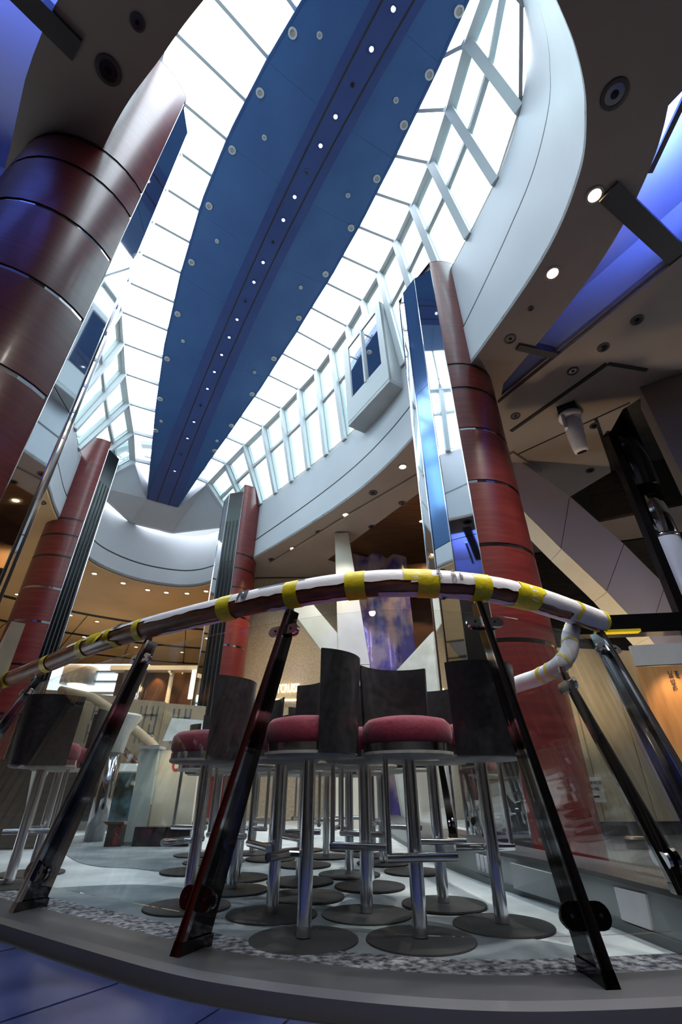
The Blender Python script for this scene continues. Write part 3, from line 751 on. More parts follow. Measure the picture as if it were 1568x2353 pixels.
rail_text('207', .53, -96, .03, 'ink', 90, .001)
rail_sheet(ix(-.42), ix(-.19), 42, 66, .0722, 'printed_band', 'ink_blue', hr); rail_sheet(ix(-1.47), ix(-1.36), 52, 74, .0722, 'printed_band', 'ink', hr)
# loose tape tail and torn paper on the left stretch
i = ix(-1.66); t, o = rs_frame(i)
q = ring_arc(i, .076, R(20))
MB().slab([q, q + t * .02 - Vector((0, 0, .09)) - o * (-.03)], [q + t * .07, q + t * .10 - Vector((0, 0, .07)) + o * .05], lambda k: o * .003).build('tape', 'tape', hr)

# posts
POSTS = [((-3.30, 4.08), (-2.62, 4.07)), ((-1.62, 2.93), (-1.26, 2.945)), ((-.60, 2.225), (-.285, 2.36)), ((.815, 1.905), (.71, 2.24)), ((1.49, 2.03), (1.60, 2.76))]
PL = ['leftmost dark steel railing post half out of view', 'dark steel railing post left of the bar stools', 'dark steel railing post in front of the first bar stools', 'dark polished railing post right of the bar stools', 'rightmost dark railing post beside the timber board']
def pill(c, ax, nrm, L, H, T):  # capsule plate
    ax, nrm = Vector(ax).normalized(), Vector(nrm).normalized(); up_ = nrm.cross(ax).normalized(); pts = []
    for k in range(9): a = R(-90 + 180 * k / 8); pts.append(ax * (L / 2 - H / 2 + math.cos(a) * H / 2) + up_ * math.sin(a) * H / 2)
    for k in range(9): a = R(90 + 180 * k / 8); pts.append(ax * (-L / 2 + H / 2 + math.cos(a) * H / 2) + up_ * math.sin(a) * H / 2)
    n = len(pts); c = Vector(c)
    return MB().add([c + p for p in pts] + [c + p + nrm * T for p in pts], [tuple(range(n))[::-1], tuple(range(n, 2 * n))] + [(i, (i + 1) % n, n + (i + 1) % n, n + i) for i in range(n)])
def near_n(p):
    i = min(range(NBS), key=lambda k: (BS[k] - Vector((p[0], p[1], 0))).length); return bs_n(i)
def rail_post(b, tp, zt, lab, group, n_out=None, zb=0.0, dk=1.0):
    t = thing('railing_post', lab, 'railing post', (b[0], b[1], zb), 0, group)
    n_ = n_out or near_n(b); tg = Vector((-n_.y, n_.x, 0))
    B0, T0 = Vector((b[0], b[1], zb)), Vector((tp[0], tp[1], zt))
    def sec(f, w0, d): c = B0.lerp(T0, f); d = d * dk; return [c + tg * w0, c - tg * w0, c - tg * w0 - n_ * d, c + tg * w0 - n_ * d]
    MB().hexa(sec(0, .015, .15) + sec(1, .012, .085)).build('fin', 'post_steel', t)
    MB().hexa(sec(0, .021, .02) + sec(1, .016, .012)).build('front_edge', 'chrome_dark', t)
    MB().hexa([p + Vector((0, 0, .0)) for p in sec(0, .024, .165)] + [p for p in sec(.035, .022, .155)]).build('foot', 'post_steel', t)
    dirv = (T0 - B0).normalized(); nn = tg.cross(dirv)
    if nn.dot(n_) < 0: nn = -nn
    for f in (.12, .915):
        c = B0.lerp(T0, f) - n_ * .03
        o = pill(c, tg, nn, .19 if f > .5 else .17, .052 if f > .5 else .075, .016).build('clamp', 'chrome' if f > .5 else 'post_steel', t)
        pill(c - nn * .028, tg, nn, .15, .05, .012).build('clamp', 'chrome_dark', t)
        for sx in (-1, 1): MB().tube([c + tg * sx * .05 + nn * .014, c + tg * sx * .05 + nn * .02], .006, 8).build('bolt', 'lens_dark', o)
    MB().beam(T0 - n_ * .02, Vector((tp[0], tp[1], zt + .03)) - n_ * .02, .03, .03, up=n_).build('rail_bracket', 'chrome_dark', t)
    return t
for (b, tp), lab in zip(POSTS, PL): rail_post(b, tp, 1.345, lab, 'posts of the front glass railing')
# panes
def pane(i, lab, m_='rail_glass', f0=.085, f1=.965):
    (b0, t0), (b1, t1) = POSTS[i], POSTS[i + 1]
    def between(curve, p, q):
        a = min(range(len(curve)), key=lambda k: (Vector((curve[k].x, curve[k].y, 0)) - Vector((*p, 0))).length); b = min(range(len(curve)), key=lambda k: (Vector((curve[k].x, curve[k].y, 0)) - Vector((*q, 0))).length)
        return [Vector((c.x, c.y, 0)) for c in curve[a:b + 1]]
    n = 14
    lo_ = resample([Vector((*b0, 0))] + between(BS, b0, b1)[1:-1] + [Vector((*b1, 0))], n); hi_ = resample([Vector((*t0, 0))] + between(RS, t0, t1)[1:-1] + [Vector((*t1, 0))], n)
    A, B = [], []
    for k in range(n + 1):
        l, h = lo_[k], hi_[k]; ii = min(n - 1, max(1, k)); tg = (lo_[ii + 1] - lo_[ii - 1]).normalized() if 0 < ii < n else tg
        nn = Vector((tg.y, -tg.x, 0)); l3, h3 = Vector((l.x, l.y, 0)) - nn * .04, Vector((h.x, h.y, 1.335)) - nn * .03
        e = .03 / (lo_[-1] - lo_[0]).length
        A.append(l3.lerp(h3, f0)); B.append(l3.lerp(h3, f1))
    A[0] = A[0].lerp(A[1], .35); B[0] = B[0].lerp(B[1], .5); A[-1] = A[-1].lerp(A[-2], .35); B[-1] = B[-1].lerp(B[-2], .5)
    def off(k):
        kk = min(n - 1, max(0, k)); tg = (A[kk + 1] - A[kk]).normalized(); return Vector((-tg.y, tg.x, 0)) * .011
    o = MB().slab(A, B, off).build('glass_panel', m_)
    for pl in o.data.polygons: pl.use_smooth = False
    return tag(o, lab, 'glass panel', 'leaning glass panels of the railing')
pane(0, 'leaning glass panel left of the stools, running out of the picture')
pane(1, 'leaning glass panel between the two left railing posts')
pane(2, 'large curved glass panel in front of the red bar stools')
pane(3, 'leaning glass panel right of the polished post, before the timber column')

# return railing on the plinth at right
pl_pts = [(.62, 9.0), (.72, 6.3), (.80, 4.9), (.98, 3.7), (1.12, 3.2), (1.20, 2.8), (1.26, 2.3), (1.30, 2.0)]
PLs = catmull([(x, y, 0) for x, y in pl_pts], 6)
ph = thing('plinth_wall', 'low grey plinth wall running back along the right side of the stools', 'plinth', (1.1, 3.2, 0))
def pl_n(i): t = (PLs[min(i + 1, len(PLs) - 1)] - PLs[max(i - 1, 0)]).normalized(); return Vector((-t.y, t.x, 0))   # to the right
if pl_n(3).x < 0:
    _pn = pl_n
    def pl_n(i, _p=_pn): return -_p(i)
MB().slab([(p.x, p.y, 0) for p in PLs], [(p.x, p.y, .17) for p in PLs], lambda i: pl_n(i) * .30).build('plinth_body', 'plinth_grey', ph)
MB().slab([(p.x, p.y, .17) for p in [PLs[i] - pl_n(i) * .012 for i in range(len(PLs))]], [(p.x, p.y, .19) for p in [PLs[i] - pl_n(i) * .012 for i in range(len(PLs))]], lambda i: pl_n(i) * .32).build('coping', 'curb_lip', ph)
MB().slab([(p.x, p.y, .001) for p in [PLs[i] - pl_n(i) * .015 for i in range(len(PLs))]], [(p.x, p.y, .035) for p in [PLs[i] - pl_n(i) * .015 for i in range(len(PLs))]], lambda i: pl_n(i) * .02).build('skirting', 'plinth_dark', ph)
for k, lab in enumerate(('white power adapter on the plinth, the one nearest the stools', 'white power adapter on the plinth, middle of three', 'white power adapter on the plinth, the one nearest the hatch')):
    y = 3.88 - k * .065; x = .932 + k * .010
    tp = thing('power_adapter', lab, 'adapter', (x, y, .08)); MB().box((x, y, .115), (.022, .042, .07), R(-12)).build('casing', 'white_plastic', tp); MB().box((x, y, .072), (.016, .022, .018), R(-12)).build('plug', 'white_plastic', tp)
MB().hexa([Vector(p) for p in ((1.212, 2.60, .04), (1.236, 2.42, .04), (1.246, 2.42, .04), (1.222, 2.60, .04), (1.212, 2.60, .15), (1.238, 2.40, .155), (1.248, 2.40, .155), (1.222, 2.60, .15))]).build('paper_patch', 'paper_white', ph)
hc = thing('hatch_cover', 'grey hinged hatch cover ajar on the plinth face', 'hatch', (1.07, 3.3, .05))
MB().hexa([Vector(p) for p in [(1.008, 3.42, .03), (1.13, 2.96, .03), (1.145, 2.965, .03), (1.023, 3.425, .03), (1.008, 3.42, .15), (1.095, 2.95, .15), (1.11, 2.955, .15), (1.023, 3.425, .15)]]).build('cover', 'plinth_grey', hc)
MB().beam((1.125, 2.945, .03), (1.092, 2.94, .155), .012, .02).build('edge_strip', 'plinth_dark', hc)
hr2 = thing('return_handrail', 'white paper wrapped handrail running back over the plinth at right', 'handrail', (1.1, 2.4, 1.08))
c2 = catmull([(1.42, 2.76, 1.37), (1.35, 2.68, 1.29), (1.29, 2.61, 1.19), (1.21, 2.60, 1.11), (1.15, 2.76, 1.08), (1.08, 3.05, 1.08), (.98, 3.9, 1.08), (.86, 5.2, 1.08), (.76, 6.6, 1.08)], 8)
MB().tube(c2, .046, 14).build('wrapped_rail', 'paper_white', hr2, smooth=True)
for k in (2, 12, 21, 27, 30): MB().tube([c2[k], c2[k + 1]], .049, 14, cap=False).build('tape', 'tape', hr2, smooth=True)
nx = Vector((1, -.1, 0)).normalized()
rail_post((1.30, 2.16), (1.20, 2.52), 1.05, 'dark railing post standing on the plinth under the white return handrail', 'posts of the return railing', nx, .19, .45)
rail_post((.95, 4.55), (.90, 4.75), 1.05, 'thin dark railing post on the plinth behind the bar stools', 'posts of the return railing', nx, .19, .45)
gp = MB().slab([(1.34, 2.22, .24), (1.20, 3.2, .24), (1.02, 4.4, .24)], [(1.20, 2.46, 1.02), (1.10, 3.3, 1.02), (.95, 4.5, 1.02)], lambda i: Vector((.011, 0, 0))).build('glass_panel', 'rail_glass')
tag(gp, 'glass panel of the return railing standing on the plinth', 'glass panel')
gp = MB().slab([(.98, 4.75, .24), (.85, 6.2, .24)], [(.92, 4.9, 1.02), (.80, 6.3, 1.02)], lambda i: Vector((.011, 0, 0))).build('glass_panel', 'rail_glass')
tag(gp, 'far glass panel of the return railing behind the stools', 'glass panel')

# ------------------------------------------------------------------ bar stools
def make_stool():
    t = thing('bar_stool', '', 'bar stool')
    MB().lathe([(0, 0), (.218, 0), (.221, .004), (.219, .009), (.05, .011), (0, .011)], 40).build('base_plate', 'base_disc', t, smooth=False)
    MB().lathe([(.0, .014), (.031, .014), (.031, .645), (.0, .645)], 24).build('pole', 'steel', t, smooth=False)
    fr = MB().tube([(-.145, -.095, .65), (-.145, -.095, .29)], .0125, 12).build('footrest_rod', 'steel', t, smooth=True)
    fb = MB().tube([(-.155, -.095, .278), (.15, -.095, .278)], .0165, 14).build('footrest_bar', 'steel', t, smooth=True)
    MB().tube([(0, -.09, .278), (0, -.02, .278)], .012, 10).build('footrest_arm', 'steel', t, smooth=True)
    MB().lathe([(0, .640), (.20, .647), (.212, .655), (.212, .667), (0, .667)], 40).build('seat_board', 'seat_under', t)
    MB().lathe([(0, .667), (.207, .667), (.207, .70), (0, .70)], 40).build('seat_band', 'chrome', t)
    MB().lathe([(0, .699), (.198, .699), (.212, .715), (.216, .75), (.209, .785), (.188, .806), (.13, .817), (0, .820)], 44).build('cushion', 'seat_red', t, smooth=True)
    # curved backrest shell on the +y side
    n = 18; half = R(50)
    A, B, A2, B2 = [], [], [], []
    for k in range(n + 1):
        a = R(90) - half + 2 * half * k / n; rr = .218
        A.append(Vector((math.cos(a) * rr, math.sin(a) * rr, .66))); B.append(Vector((math.cos(a) * (rr + .02), math.sin(a) * (rr + .02), 1.10)))
    o = MB().slab(A, B, lambda i: Vector((A[i].x, A[i].y, 0)).normalized() * .013).build('backrest', 'back_black', t, smooth=True)
    try: o.data.set_sharp_from_angle(angle=R(35))
    except Exception: pass
    return t
proto = make_stool()
for ch in proto.children:
    for pl in ch.data.polygons: pl.use_smooth = True
    try: ch.data.set_sharp_from_angle(angle=R(35))
    except Exception: pass
ST = [  # x, y, direction the backrest points (deg, 0 = away from viewer, 90 = right... clockwise), label
    (-.15, 2.455, 117, 'middle bar stool with red cushion and tall black backrest at its front right'),
    (.32, 2.455, -12, 'bar stool with full red cushion facing the viewer, backrest behind it'),
    (.72, 2.69, 172, 'bar stool with its black backrest towards the viewer, beside the polished post'),
    (-.79, 3.06, 118, 'bar stool with red cushion and grey sheened backrest, left of the first post'),
    (.125, 2.90, 20, 'bar stool behind and between the two front red cushions'),
    (-.335, 2.90, 62, 'bar stool standing directly behind the front left post'),
    (-2.10, 3.68, 165, 'bar stool at far left with a square black backrest'),
    (-2.25, 4.20, 60, 'bar stool at far left behind the one with the square backrest'),
    (.54, 3.12, 10, 'bar stool in the second row nearest the plinth'),
    (-.20, 3.33, 60, 'bar stool in the second row behind the middle one'),
    (-.66, 3.53, 30, 'bar stool in the second row with a narrow backrest edge at left')]
for x, y, a in ((.18, 3.66, 30), (-.72, 4.00, 200), (.06, 4.14, 100), (-1.12, 4.29, 20), (-.30, 4.64, 260), (-.62, 5.02, 40), (-.14, 5.20, 170), (-.86, 5.48, 300), (.35, 4.75, 80), (-.27, 3.84, 10), (-1.1, 4.79, 130), (.54, 4.28, 40), (.30, 5.30, 200), (-.40, 5.76, 90), (.10, 5.82, 20), (-1.34, 5.32, 250)):
    ST.append((x, y, a, 'one of the bar stools packed together in the rear rows'))
kids = list(proto.children)
for k, (x, y, a, lab) in enumerate(ST):
    if k == 0: t = proto
    else:
        t = proto.copy(); COL.objects.link(t)
        for ch in kids:
            c = ch.copy(); COL.objects.link(c); c.parent = t
    t.location = (x, y, .001 if y < 3 else .004); t.rotation_euler = (0, 0, R(-a)); t['label'] = lab; t['group'] = 'red cushioned bar stools behind the glass railing'

# ------------------------------------------------------------------ ceiling lights
def downlight(x, y, r, on, lab, grp, z=HS, warm=True):
    t = thing('downlight', lab, 'downlight', (x, y, z), 0, grp)
    MB().lathe([(r * .68, .01), (r * .72, -.014), (r, -.012), (r * 1.03, .002), (r * .68, .01)], 20, (x, y, z)).build('trim_ring', 'trim_grey' if on else 'trim_dark', t)
    MB().lathe([(0, .004), (0, -.005), (r * .7, -.005), (r * .7, .004), (0, .004)], 18, (x, y, z)).build('lens', 'lamp_warm' if on else 'chrome_dark', t)
    if not on: MB().lathe([(0, -.004), (0, -.009), (r * .3, -.008), (r * .3, -.004), (0, -.004)], 12, (x, y, z)).build('bulb', 'lens_dark', t)
ON_L = []
for x, y, r, on, lab in ((2.49, 2.20, .085, 1, 'lit warm downlight on the right soffit nearest the viewer'), (2.39, 2.99, .085, 1, 'second lit warm downlight on the right soffit'),
                         (2.19, 3.87, .075, 0, 'unlit downlight on the right soffit next to the timber column'), (2.30, 1.44, .11, 0, 'large dark speaker downlight at the top right soffit'),
                         (2.30, 3.43, .035, 0, 'tiny dark sensor on the right soffit'), (-1.89, 1.29, .10, 0, 'large dark downlight on the near left soffit'), (-1.55, 1.02, .055, 0, 'small dark spotlight on the near left soffit')):
    downlight(x, y, r, on, lab, None)
    if on: ON_L.append((x, y))
for x, y, w in ((2.72, 5.29, 'beside the timber column'), (3.23, 4.40, 'second from the timber column along the cove lip'), (3.46, 4.0, 'third from the timber column along the cove lip'), (3.68, 3.59, 'fourth from the timber column, by the square pillar'),
                (4.06, 5.51, 'right of the moving head light'), (4.54, 6.70, 'above the arched strut, at the dark shaft'), (1.24, 7.80, 'outside the pale step, left of the mirrored nose'), (.68, 8.78, 'outside the pale step, second from the nose'), (.20, 9.65, 'outside the pale step, farthest from the nose')):
    downlight(x, y, .075, 0, 'unlit round ceiling downlight ' + w, 'unlit downlights of the right ceiling')
for x, y, on in ((1.11, 6.59, 1), (.63, 7.43, 0), (.10, 8.26, 1), (-.50, 9.03, 0), (-1.16, 9.83, 1), (-1.75, 10.45, 0)):
    downlight(x, y, .085, on, ('lit' if on else 'unlit') + ' downlight on the curved soffit between the right columns, ' + ('nearest the mirrored nose' if y < 7.5 else 'midway' if y < 9.5 else 'nearest the far column'), ('lit' if on else 'unlit') + ' downlights of the curved soffit')
    if on: ON_L.append((x, y))
downlight(1.9, 9.3, .07, 1, 'orange downlight in the brown wood ceiling recess', None, HS + .45)
for x, y, on in ((-5.62, 6.66, 1), (-6.0, 7.7, 0), (-5.29, 6.1, 0)):
    downlight(x, y, .085, on, ('lit' if on else 'unlit') + ' downlight on the soffit left of the far left column', ('lit' if on else 'unlit') + ' downlights of the left soffit', HS - .05)
for x, y in ((-6.55, 11.2), (-6.05, 11.85), (-5.55, 12.35), (-5.08, 12.55), (-4.5, 12.62), (-3.9, 12.45), (-3.35, 12.2), (-8.88, 14.55), (-8.3, 15.2), (-7.37, 15.9), (-6.2, 16.3), (-9.5, 12.7), (-10.3, 11.4), (-5.0, 16.6), (-9.6, 17.0), (-8.2, 18.4), (-6.6, 19.2), (-4.6, 19.6), (-11.4, 14.2), (-4.1, 14.6), (-3.0, 16.9)):
    downlight(x, y, .085, 1, 'lit downlight in the warm ceiling beyond the oval', 'lit downlights of the warm far ceiling', HS - .05)
for x, y in ON_L: lamp('spot_lamp', 'SPOT', (x, y, HS - .03), 280, (1, .94, .86), rot=(0, 0, 0), spot_size=R(95), spot_blend=.8, shadow_soft_size=.05)
for x, y, e in ((-6.05, 11.85, 210), (-4.5, 12.62, 210), (-8.3, 15.2, 320), (-6.2, 16.3, 320), (-9.5, 12.7, 240), (-5.0, 19.0, 320), (-1.16, 9.83, 150), (1.9, 9.3, 110)):
    lamp('spot_lamp', 'SPOT', (x, y, HS - .08), e, (1, .66, .34), rot=(0, 0, 0), spot_size=R(130), spot_blend=.9, shadow_soft_size=.06)

# unseen downlights added on soffit and corridor behind the viewer to brighten the rail
for x, y in ((1.55, -.05), (.45, -.18), (-1.4, -2.6), (0.2, -2.6), (1.8, -2.6)):
    downlight(x, y, .085, 1, 'assumed lit downlight added in the ceiling behind the viewer', 'added lit downlights behind the viewer')
    lamp('spot_lamp', 'SPOT', (x, y, HS - .03), 125, (1, .93, .86), rot=(0, 0, 0), spot_size=R(120), spot_blend=.8, shadow_soft_size=.06)  # front fill from the added downlight, onto handrail and stools
ul = thing('added_uplight', 'small added warm uplight below the arched strut', 'uplight', (3.1, 5.9, 0))  # uplight added to warm the strut; no such fixture is visible
MB().lathe([(0, .004), (.10, .004), (.11, .09), (.09, .11), (.08, .06), (0, .06)], 20, (3.1, 5.9, 0)).build('housing', 'trim_dark', ul)
MB().lathe([(0, .062), (0, .07), (.078, .07), (.078, .062), (0, .062)], 20, (3.1, 5.9, 0)).build('lens', 'lamp_warm', ul)
lamp('strut_fill', 'SPOT', (3.1, 5.9, .12), 120, (1, .70, .40), aim=(3.9, 6.7, 3.4), spot_size=R(100), spot_blend=.8, shadow_soft_size=.05)
# blue cove strips
for k, (a, b, lab) in enumerate((((2.95, 1.0), (2.98, 2.05), 'blue light strip lying in the right cove before the rib'), ((2.90, 2.55), (2.45, 3.85), 'blue light strip lying in the right cove behind the rib'),
                 ((-2.15, .62), (-1.85, .30), 'blue light strip lying in the left cove, inner end'), ((-2.85, .55), (-3.7, -.35), 'blue light strip lying in the left cove, outer side'))):
    z = HS + .10
    t = thing('light_strip', lab, 'light strip', (a[0], a[1], HS + .06))
    MB().beam((a[0], a[1], z), (b[0], b[1], z), .05, .03).build('strip_body', 'trim_dark', t)
    MB().beam((a[0], a[1], z + .02), (b[0], b[1], z + .02), .035, .012).build('diodes', 'lamp_blue', t)
    c = Vector(((a[0] + b[0]) / 2, (a[1] + b[1]) / 2, z + .035)); d = Vector((b[0] - a[0], b[1] - a[1], 0))
    lamp('cove_lamp', 'AREA', c, 46 if k < 2 else 9, (.15, .24, 1.0), rot=(R(180), 0, math.atan2(-d.y, d.x) if False else math.atan2(d.y, d.x)), shape='RECTANGLE', size=d.length, size_y=.04)

# moving head light
mh = thing('moving_head_light', 'white moving head stage light hanging under the brown ceiling at right', 'stage light', (3.5, 5.2, HS))
MB().box((3.5, 5.2, HS - .03), (.42, .26, .06), R(57)).build('mount_plate', 'black_gloss', mh)
MB().lathe([(0, 0), (.15, 0), (.17, -.03), (.15, -.09), (0, -.09)], 24, (3.5, 5.2, HS - .06)).build('base', 'white_plastic', mh, smooth=True)
for s in (-1, 1): MB().beam((3.5 + s * .13, 5.2 + s * .03, HS - .12), (3.5 + s * .12, 5.22 + s * .03, HS - .36), .04, .10).build('yoke_arm', 'white_plastic', mh)
MB().tube([(3.49, 5.19, HS - .16), (3.50, 5.21, HS - .24), (3.53, 5.25, HS - .45), (3.56, 5.30, HS - .66), (3.57, 5.31, HS - .70)], [.085, .115, .12, .10, .09], 24).build('head', 'white_plastic', mh, smooth=True)
MB().tube([(3.5715, 5.312, HS - .702), (3.573, 5.314, HS - .708)], .07, 20).build('lens', 'lens_dark', mh)
lamp('stage_fill', 'SPOT', (3.40, 5.45, HS - .66), 260, (.38, .34, 1.0), aim=(.3, 9.6, 2.8), spot_size=R(22), spot_blend=.5, shadow_soft_size=.06)  # violet beam added to lift the back hall; the head's lens stays dark

# ------------------------------------------------------------------ struts, pillars and background at right
bm_ = thing('arched_strut', 'pale arched strut sweeping from the ceiling down to the right', 'strut', (5.0, 6.4, 0))
lowp = [(2.90, 4.62), (3.45, 3.77), (3.95, 3.06), (4.34, 2.38), (4.60, 1.70), (4.8, 0.9), (4.9, 0)]; upp = [(2.92, 5.75), (3.84, 4.74), (4.46, 3.84), (4.85, 3.15), (5.2, 2.3), (5.42, 1.2), (5.5, 0)]
for k in range(6):
    d = Vector((0, .42, 0)); a, b, c, e = lowp[k], lowp[k + 1], upp[k + 1], upp[k]
    g = .006
    def L(p, q, f): return (p[0] + (q[0] - p[0]) * f, p[1] + (q[1] - p[1]) * f)
    a, b = L(a, b, g), L(a, b, 1 - g); e, c = L(e, c, g), L(e, c, 1 - g)
    q = [Vector((p[0], 6.4, p[1])) for p in (a, b, c, e)]
    MB().add(q + [p + d for p in q], [(0, 1, 2, 3), (7, 6, 5, 4), (3, 2, 6, 7), (1, 0, 4, 5), (2, 1, 5, 6), (0, 3, 7, 4)]).build('front_panel', 'lilac_beam', bm_)
    MB().add([p + Vector((0, 0, -.006)) for p in (q[0], q[1], q[1] + d, q[0] + d)] + [p + Vector((0, 0, -.02)) for p in (q[0], q[1], q[1] + d, q[0] + d)], [(0, 1, 2, 3), (7, 6, 5, 4), (0, 4, 5, 1), (1, 5, 6, 2), (2, 6, 7, 3), (3, 7, 4, 0)]).build('soffit_panel', 'cream', bm_)  # cream underside carries the warm light from below in its colour
pi_ = thing('square_pillar', 'beige square pillar at the right edge below the blue cove', 'pillar', (4.75, 4.55, 0))
for z0_, z1_ in ((0, 1.9), (1.92, 3.86), (3.88, HS - .01)):
    MB().box((4.72, 4.75, (z0_ + z1_) / 2), (.62, .5, z1_ - z0_), R(-31)).build('pillar_panel', 'ceiling', pi_)
dc = thing('dark_pipe_column', 'dark glossy round column with chrome sleeve at the right edge', 'column', (4.80, 6.1, 0))
MB().tube([(4.68, 5.85, 0), (4.68, 5.85, 3.62)], .20, 28).build('chrome_sleeve', 'white_plastic', dc, smooth=True)
MB().tube([(4.68, 5.85, 3.62), (4.68, 5.85, 3.66)], .207, 28).build('sleeve_ring', 'chrome', dc, smooth=True)
MB().tube([(4.68, 5.85, 3.66), (4.68, 5.85, 4.5)], .20, 28).build('upper_sleeve', 'chrome_dark', dc, smooth=True)
MB().tube([(4.68, 5.85, 4.5), (4.68, 5.85, HS + 1.1)], .24, 28).build('black_head', 'black_gloss', dc, smooth=True)
lamp('sleeve_fill', 'SPOT', (4.0, 4.9, HS - .05), 45, (.72, .80, 1.0), aim=(4.65, 5.8, 2.6), spot_size=R(24), spot_blend=.6, shadow_soft_size=.04)  # bluish spot added only to brighten the sleeve; it has no fixture
MB().beam((4.38, 5.70, 0), (4.38, 5.70, HS + .4), .12, .12).build('black_channel', 'black_gloss', dc)
# V brace further back
vb_ = thing('v_brace', 'cream V shaped steel brace behind the stools in the middle', 'brace', (.1, 9.1, 0))
def leg(pts, nm, m_, y0=9.0, d=.35):
    q = [Vector((p[0], y0, p[1])) for p in pts]; dd = Vector((0, d, 0))
    MB().add(q + [p + dd for p in q], [(0, 1, 2, 3), (7, 6, 5, 4), (0, 4, 5, 1), (1, 5, 6, 2), (2, 6, 7, 3), (3, 7, 4, 0)]).build(nm, m_, vb_)
leg([(.05, 2.30), (.44, 2.60), (-.86, 4.15), (-1.36, 4.15)], 'leg', 'cream', 9.03, .28); leg([(-.05, 2.6), (.55, 2.6), (.16, 5.48), (-.14, 5.48)], 'leg', 'cream')
leg([(-.15, 0), (.62, 0), (.55, 2.59), (-.05, 2.59)], 'trunk', 'cream')
# textured wall with lit sign
tw = MB().box((-1.0, 11.7, 2.74), (4.4, .3, 5.46)).build('wall_textured', 'wall_beige'); struct(tw, 'rough beige textured wall behind the V brace')
sg = thing('lit_sign', 'small illuminated shop sign on the textured wall', 'sign', (-1.3, 11.45, 2.5))
MB().box((-.95, 11.50, 2.36), (1.5, .06, .04)).build('sign_rail', 'sign_lit', sg)
text_mesh('NEXTCRUISE', .27, 'sign_lit', 'lettering', sg, frame((-1.40, 11.46, 2.60), (1, 0, .04), (0, 0, 1)) @ Matrix.Diagonal((.52, 1, 1, 1)), .02, .004)
wd = MB().box((2.4, 9.9, 4.9), (3.6, .12, .55), R(-14)).build('wood_bulkhead', 'wood_board'); tag(wd, 'curved orange lit wood bulkhead under the brown ceiling', 'bulkhead')
MB_s = MB().slab([(.95, 8.2, .1), (1.6, 8.0, .1), (2.0, 8.1, .1)], [(.70, 8.2, 2.05), (1.62, 8.0, 2.93), (2.1, 8.1, 3.0)], lambda i: Vector((0, .35, 0))).build('draped_sheeting', 'film_white')
tag(MB_s, 'white plastic sheeting draped over the stair side behind the stools', 'sheeting')
# crumpled blue tinted film hung beside the column
rows = []
for k in range(7):
    z = .05 + k * .885; rows.append([Vector((.30 + j * .16, 9.9 + .10 * math.sin(j * 1.9 + k * .8) + .05 * math.cos(k * 2.1 + j), z + .04 * math.sin(j * 2.3))) for j in range(9)])
fb_ = MB().slab(rows[0], rows[-1], lambda i: Vector((0, .02, 0)))
fm = MB().sheet(rows); o = fm.build('hanging_film', 'film_blue', smooth=True); tag(o, 'crumpled bluish plastic film hanging behind the V brace', 'film')
# wall boards behind the right column
cw = thing('cream_boarding', 'cream marbled boarding behind the timber column at right', 'boarding', (4, 7.4, 0))
for k in range(5):
    x = 2.05 + k * .78
    MB().box((x + .38, 7.35 + k * .12, 1.34), (.765, .05, 2.35), R(9)).build('board', 'cream_marble', cw)
MB().box((3.6, 7.6, .08), (4.2, .12, .16), R(9)).build('skirting', 'plinth_dark', cw)
gs = thing('paper_notice', 'white paper notice about guest services taped to the cream boarding', 'notice', (3.47, 7.40, .54))
MB().box((3.47, 7.44, .54), (.40, .006, .30), R(9)).build('sheet', 'paper_white', gs)
xa = (math.cos(R(9)), math.sin(R(9)), 0)
text_mesh('GUEST SERVICES', .052, 'ink', 'lettering', gs, frame((3.473, 7.434, .62), xa, (0, 0, 1)), .0006, .0018)
text_mesh('OPEN 24 HRS.', .046, 'ink', 'lettering', gs, frame((3.473, 7.434, .545), xa, (0, 0, 1)), .0006, .0014)
def on_notice(a, z): return Vector((3.473 + a * xa[0], 7.434 + a * xa[1], z))
mesh_obj('arrow', [on_notice(*p) for p in ((-.12, .455), (-.08, .48), (-.08, .468), (.11, .468), (.11, .442), (-.08, .442), (-.08, .43))], [(0, 1, 2, 3, 4, 5, 6)], 'ink', gs)
wb = thing('timber_board', 'orange lit timber panel at the right edge beyond the last post', 'panel', (3.3, 5.0, 0))
MB().box((3.71, 5.07, 1.0), (.95, .06, 1.35), R(-14)).build('lower_board', 'wood_board', wb); MB().box((3.71, 5.07, 1.80), (.95, .06, .22), R(-14)).build('upper_board', 'plinth_grey', wb)
tx = (math.cos(R(-14)), math.sin(R(-14)), 0)
for z, xx in ((1.52, -.28), (1.02, -.22)):
    p = Vector((3.80, 5.05, z)) + Vector(tx) * xx - Vector((0, .045, 0))
    text_mesh('THIS BC', .055, 'ink', 'lettering', wb, frame(p, (0, 0, 1), (-tx[0], -tx[1], 0)), .0006, .001); text_mesh('AM', .05, 'ink', 'lettering', wb, frame(p + Vector(tx) * .06 + Vector((0, 0, .06)), (0, 0, 1), (-tx[0], -tx[1], 0)), .0006, .001)
lamp('board_lamp', 'SPOT', (3.50, 4.72, 1.75), 16, (1, .62, .28), aim=(3.52, 5.10, 1.15), spot_size=R(70), spot_blend=.7, shadow_soft_size=.04)
up_ = thing('black_lintel', 'black plastic wrapped lintel right of the handrail end', 'lintel', (3.3, 5.4, 2.2)); MB().box((3.6, 5.4, 2.22), (1.5, .2, .22), R(-8)).build('lintel_body', 'black_gloss', up_); MB().box((3.25, 5.33, 2.12), (.5, .1, .03), R(-8)).build('tape', 'tape', up_)
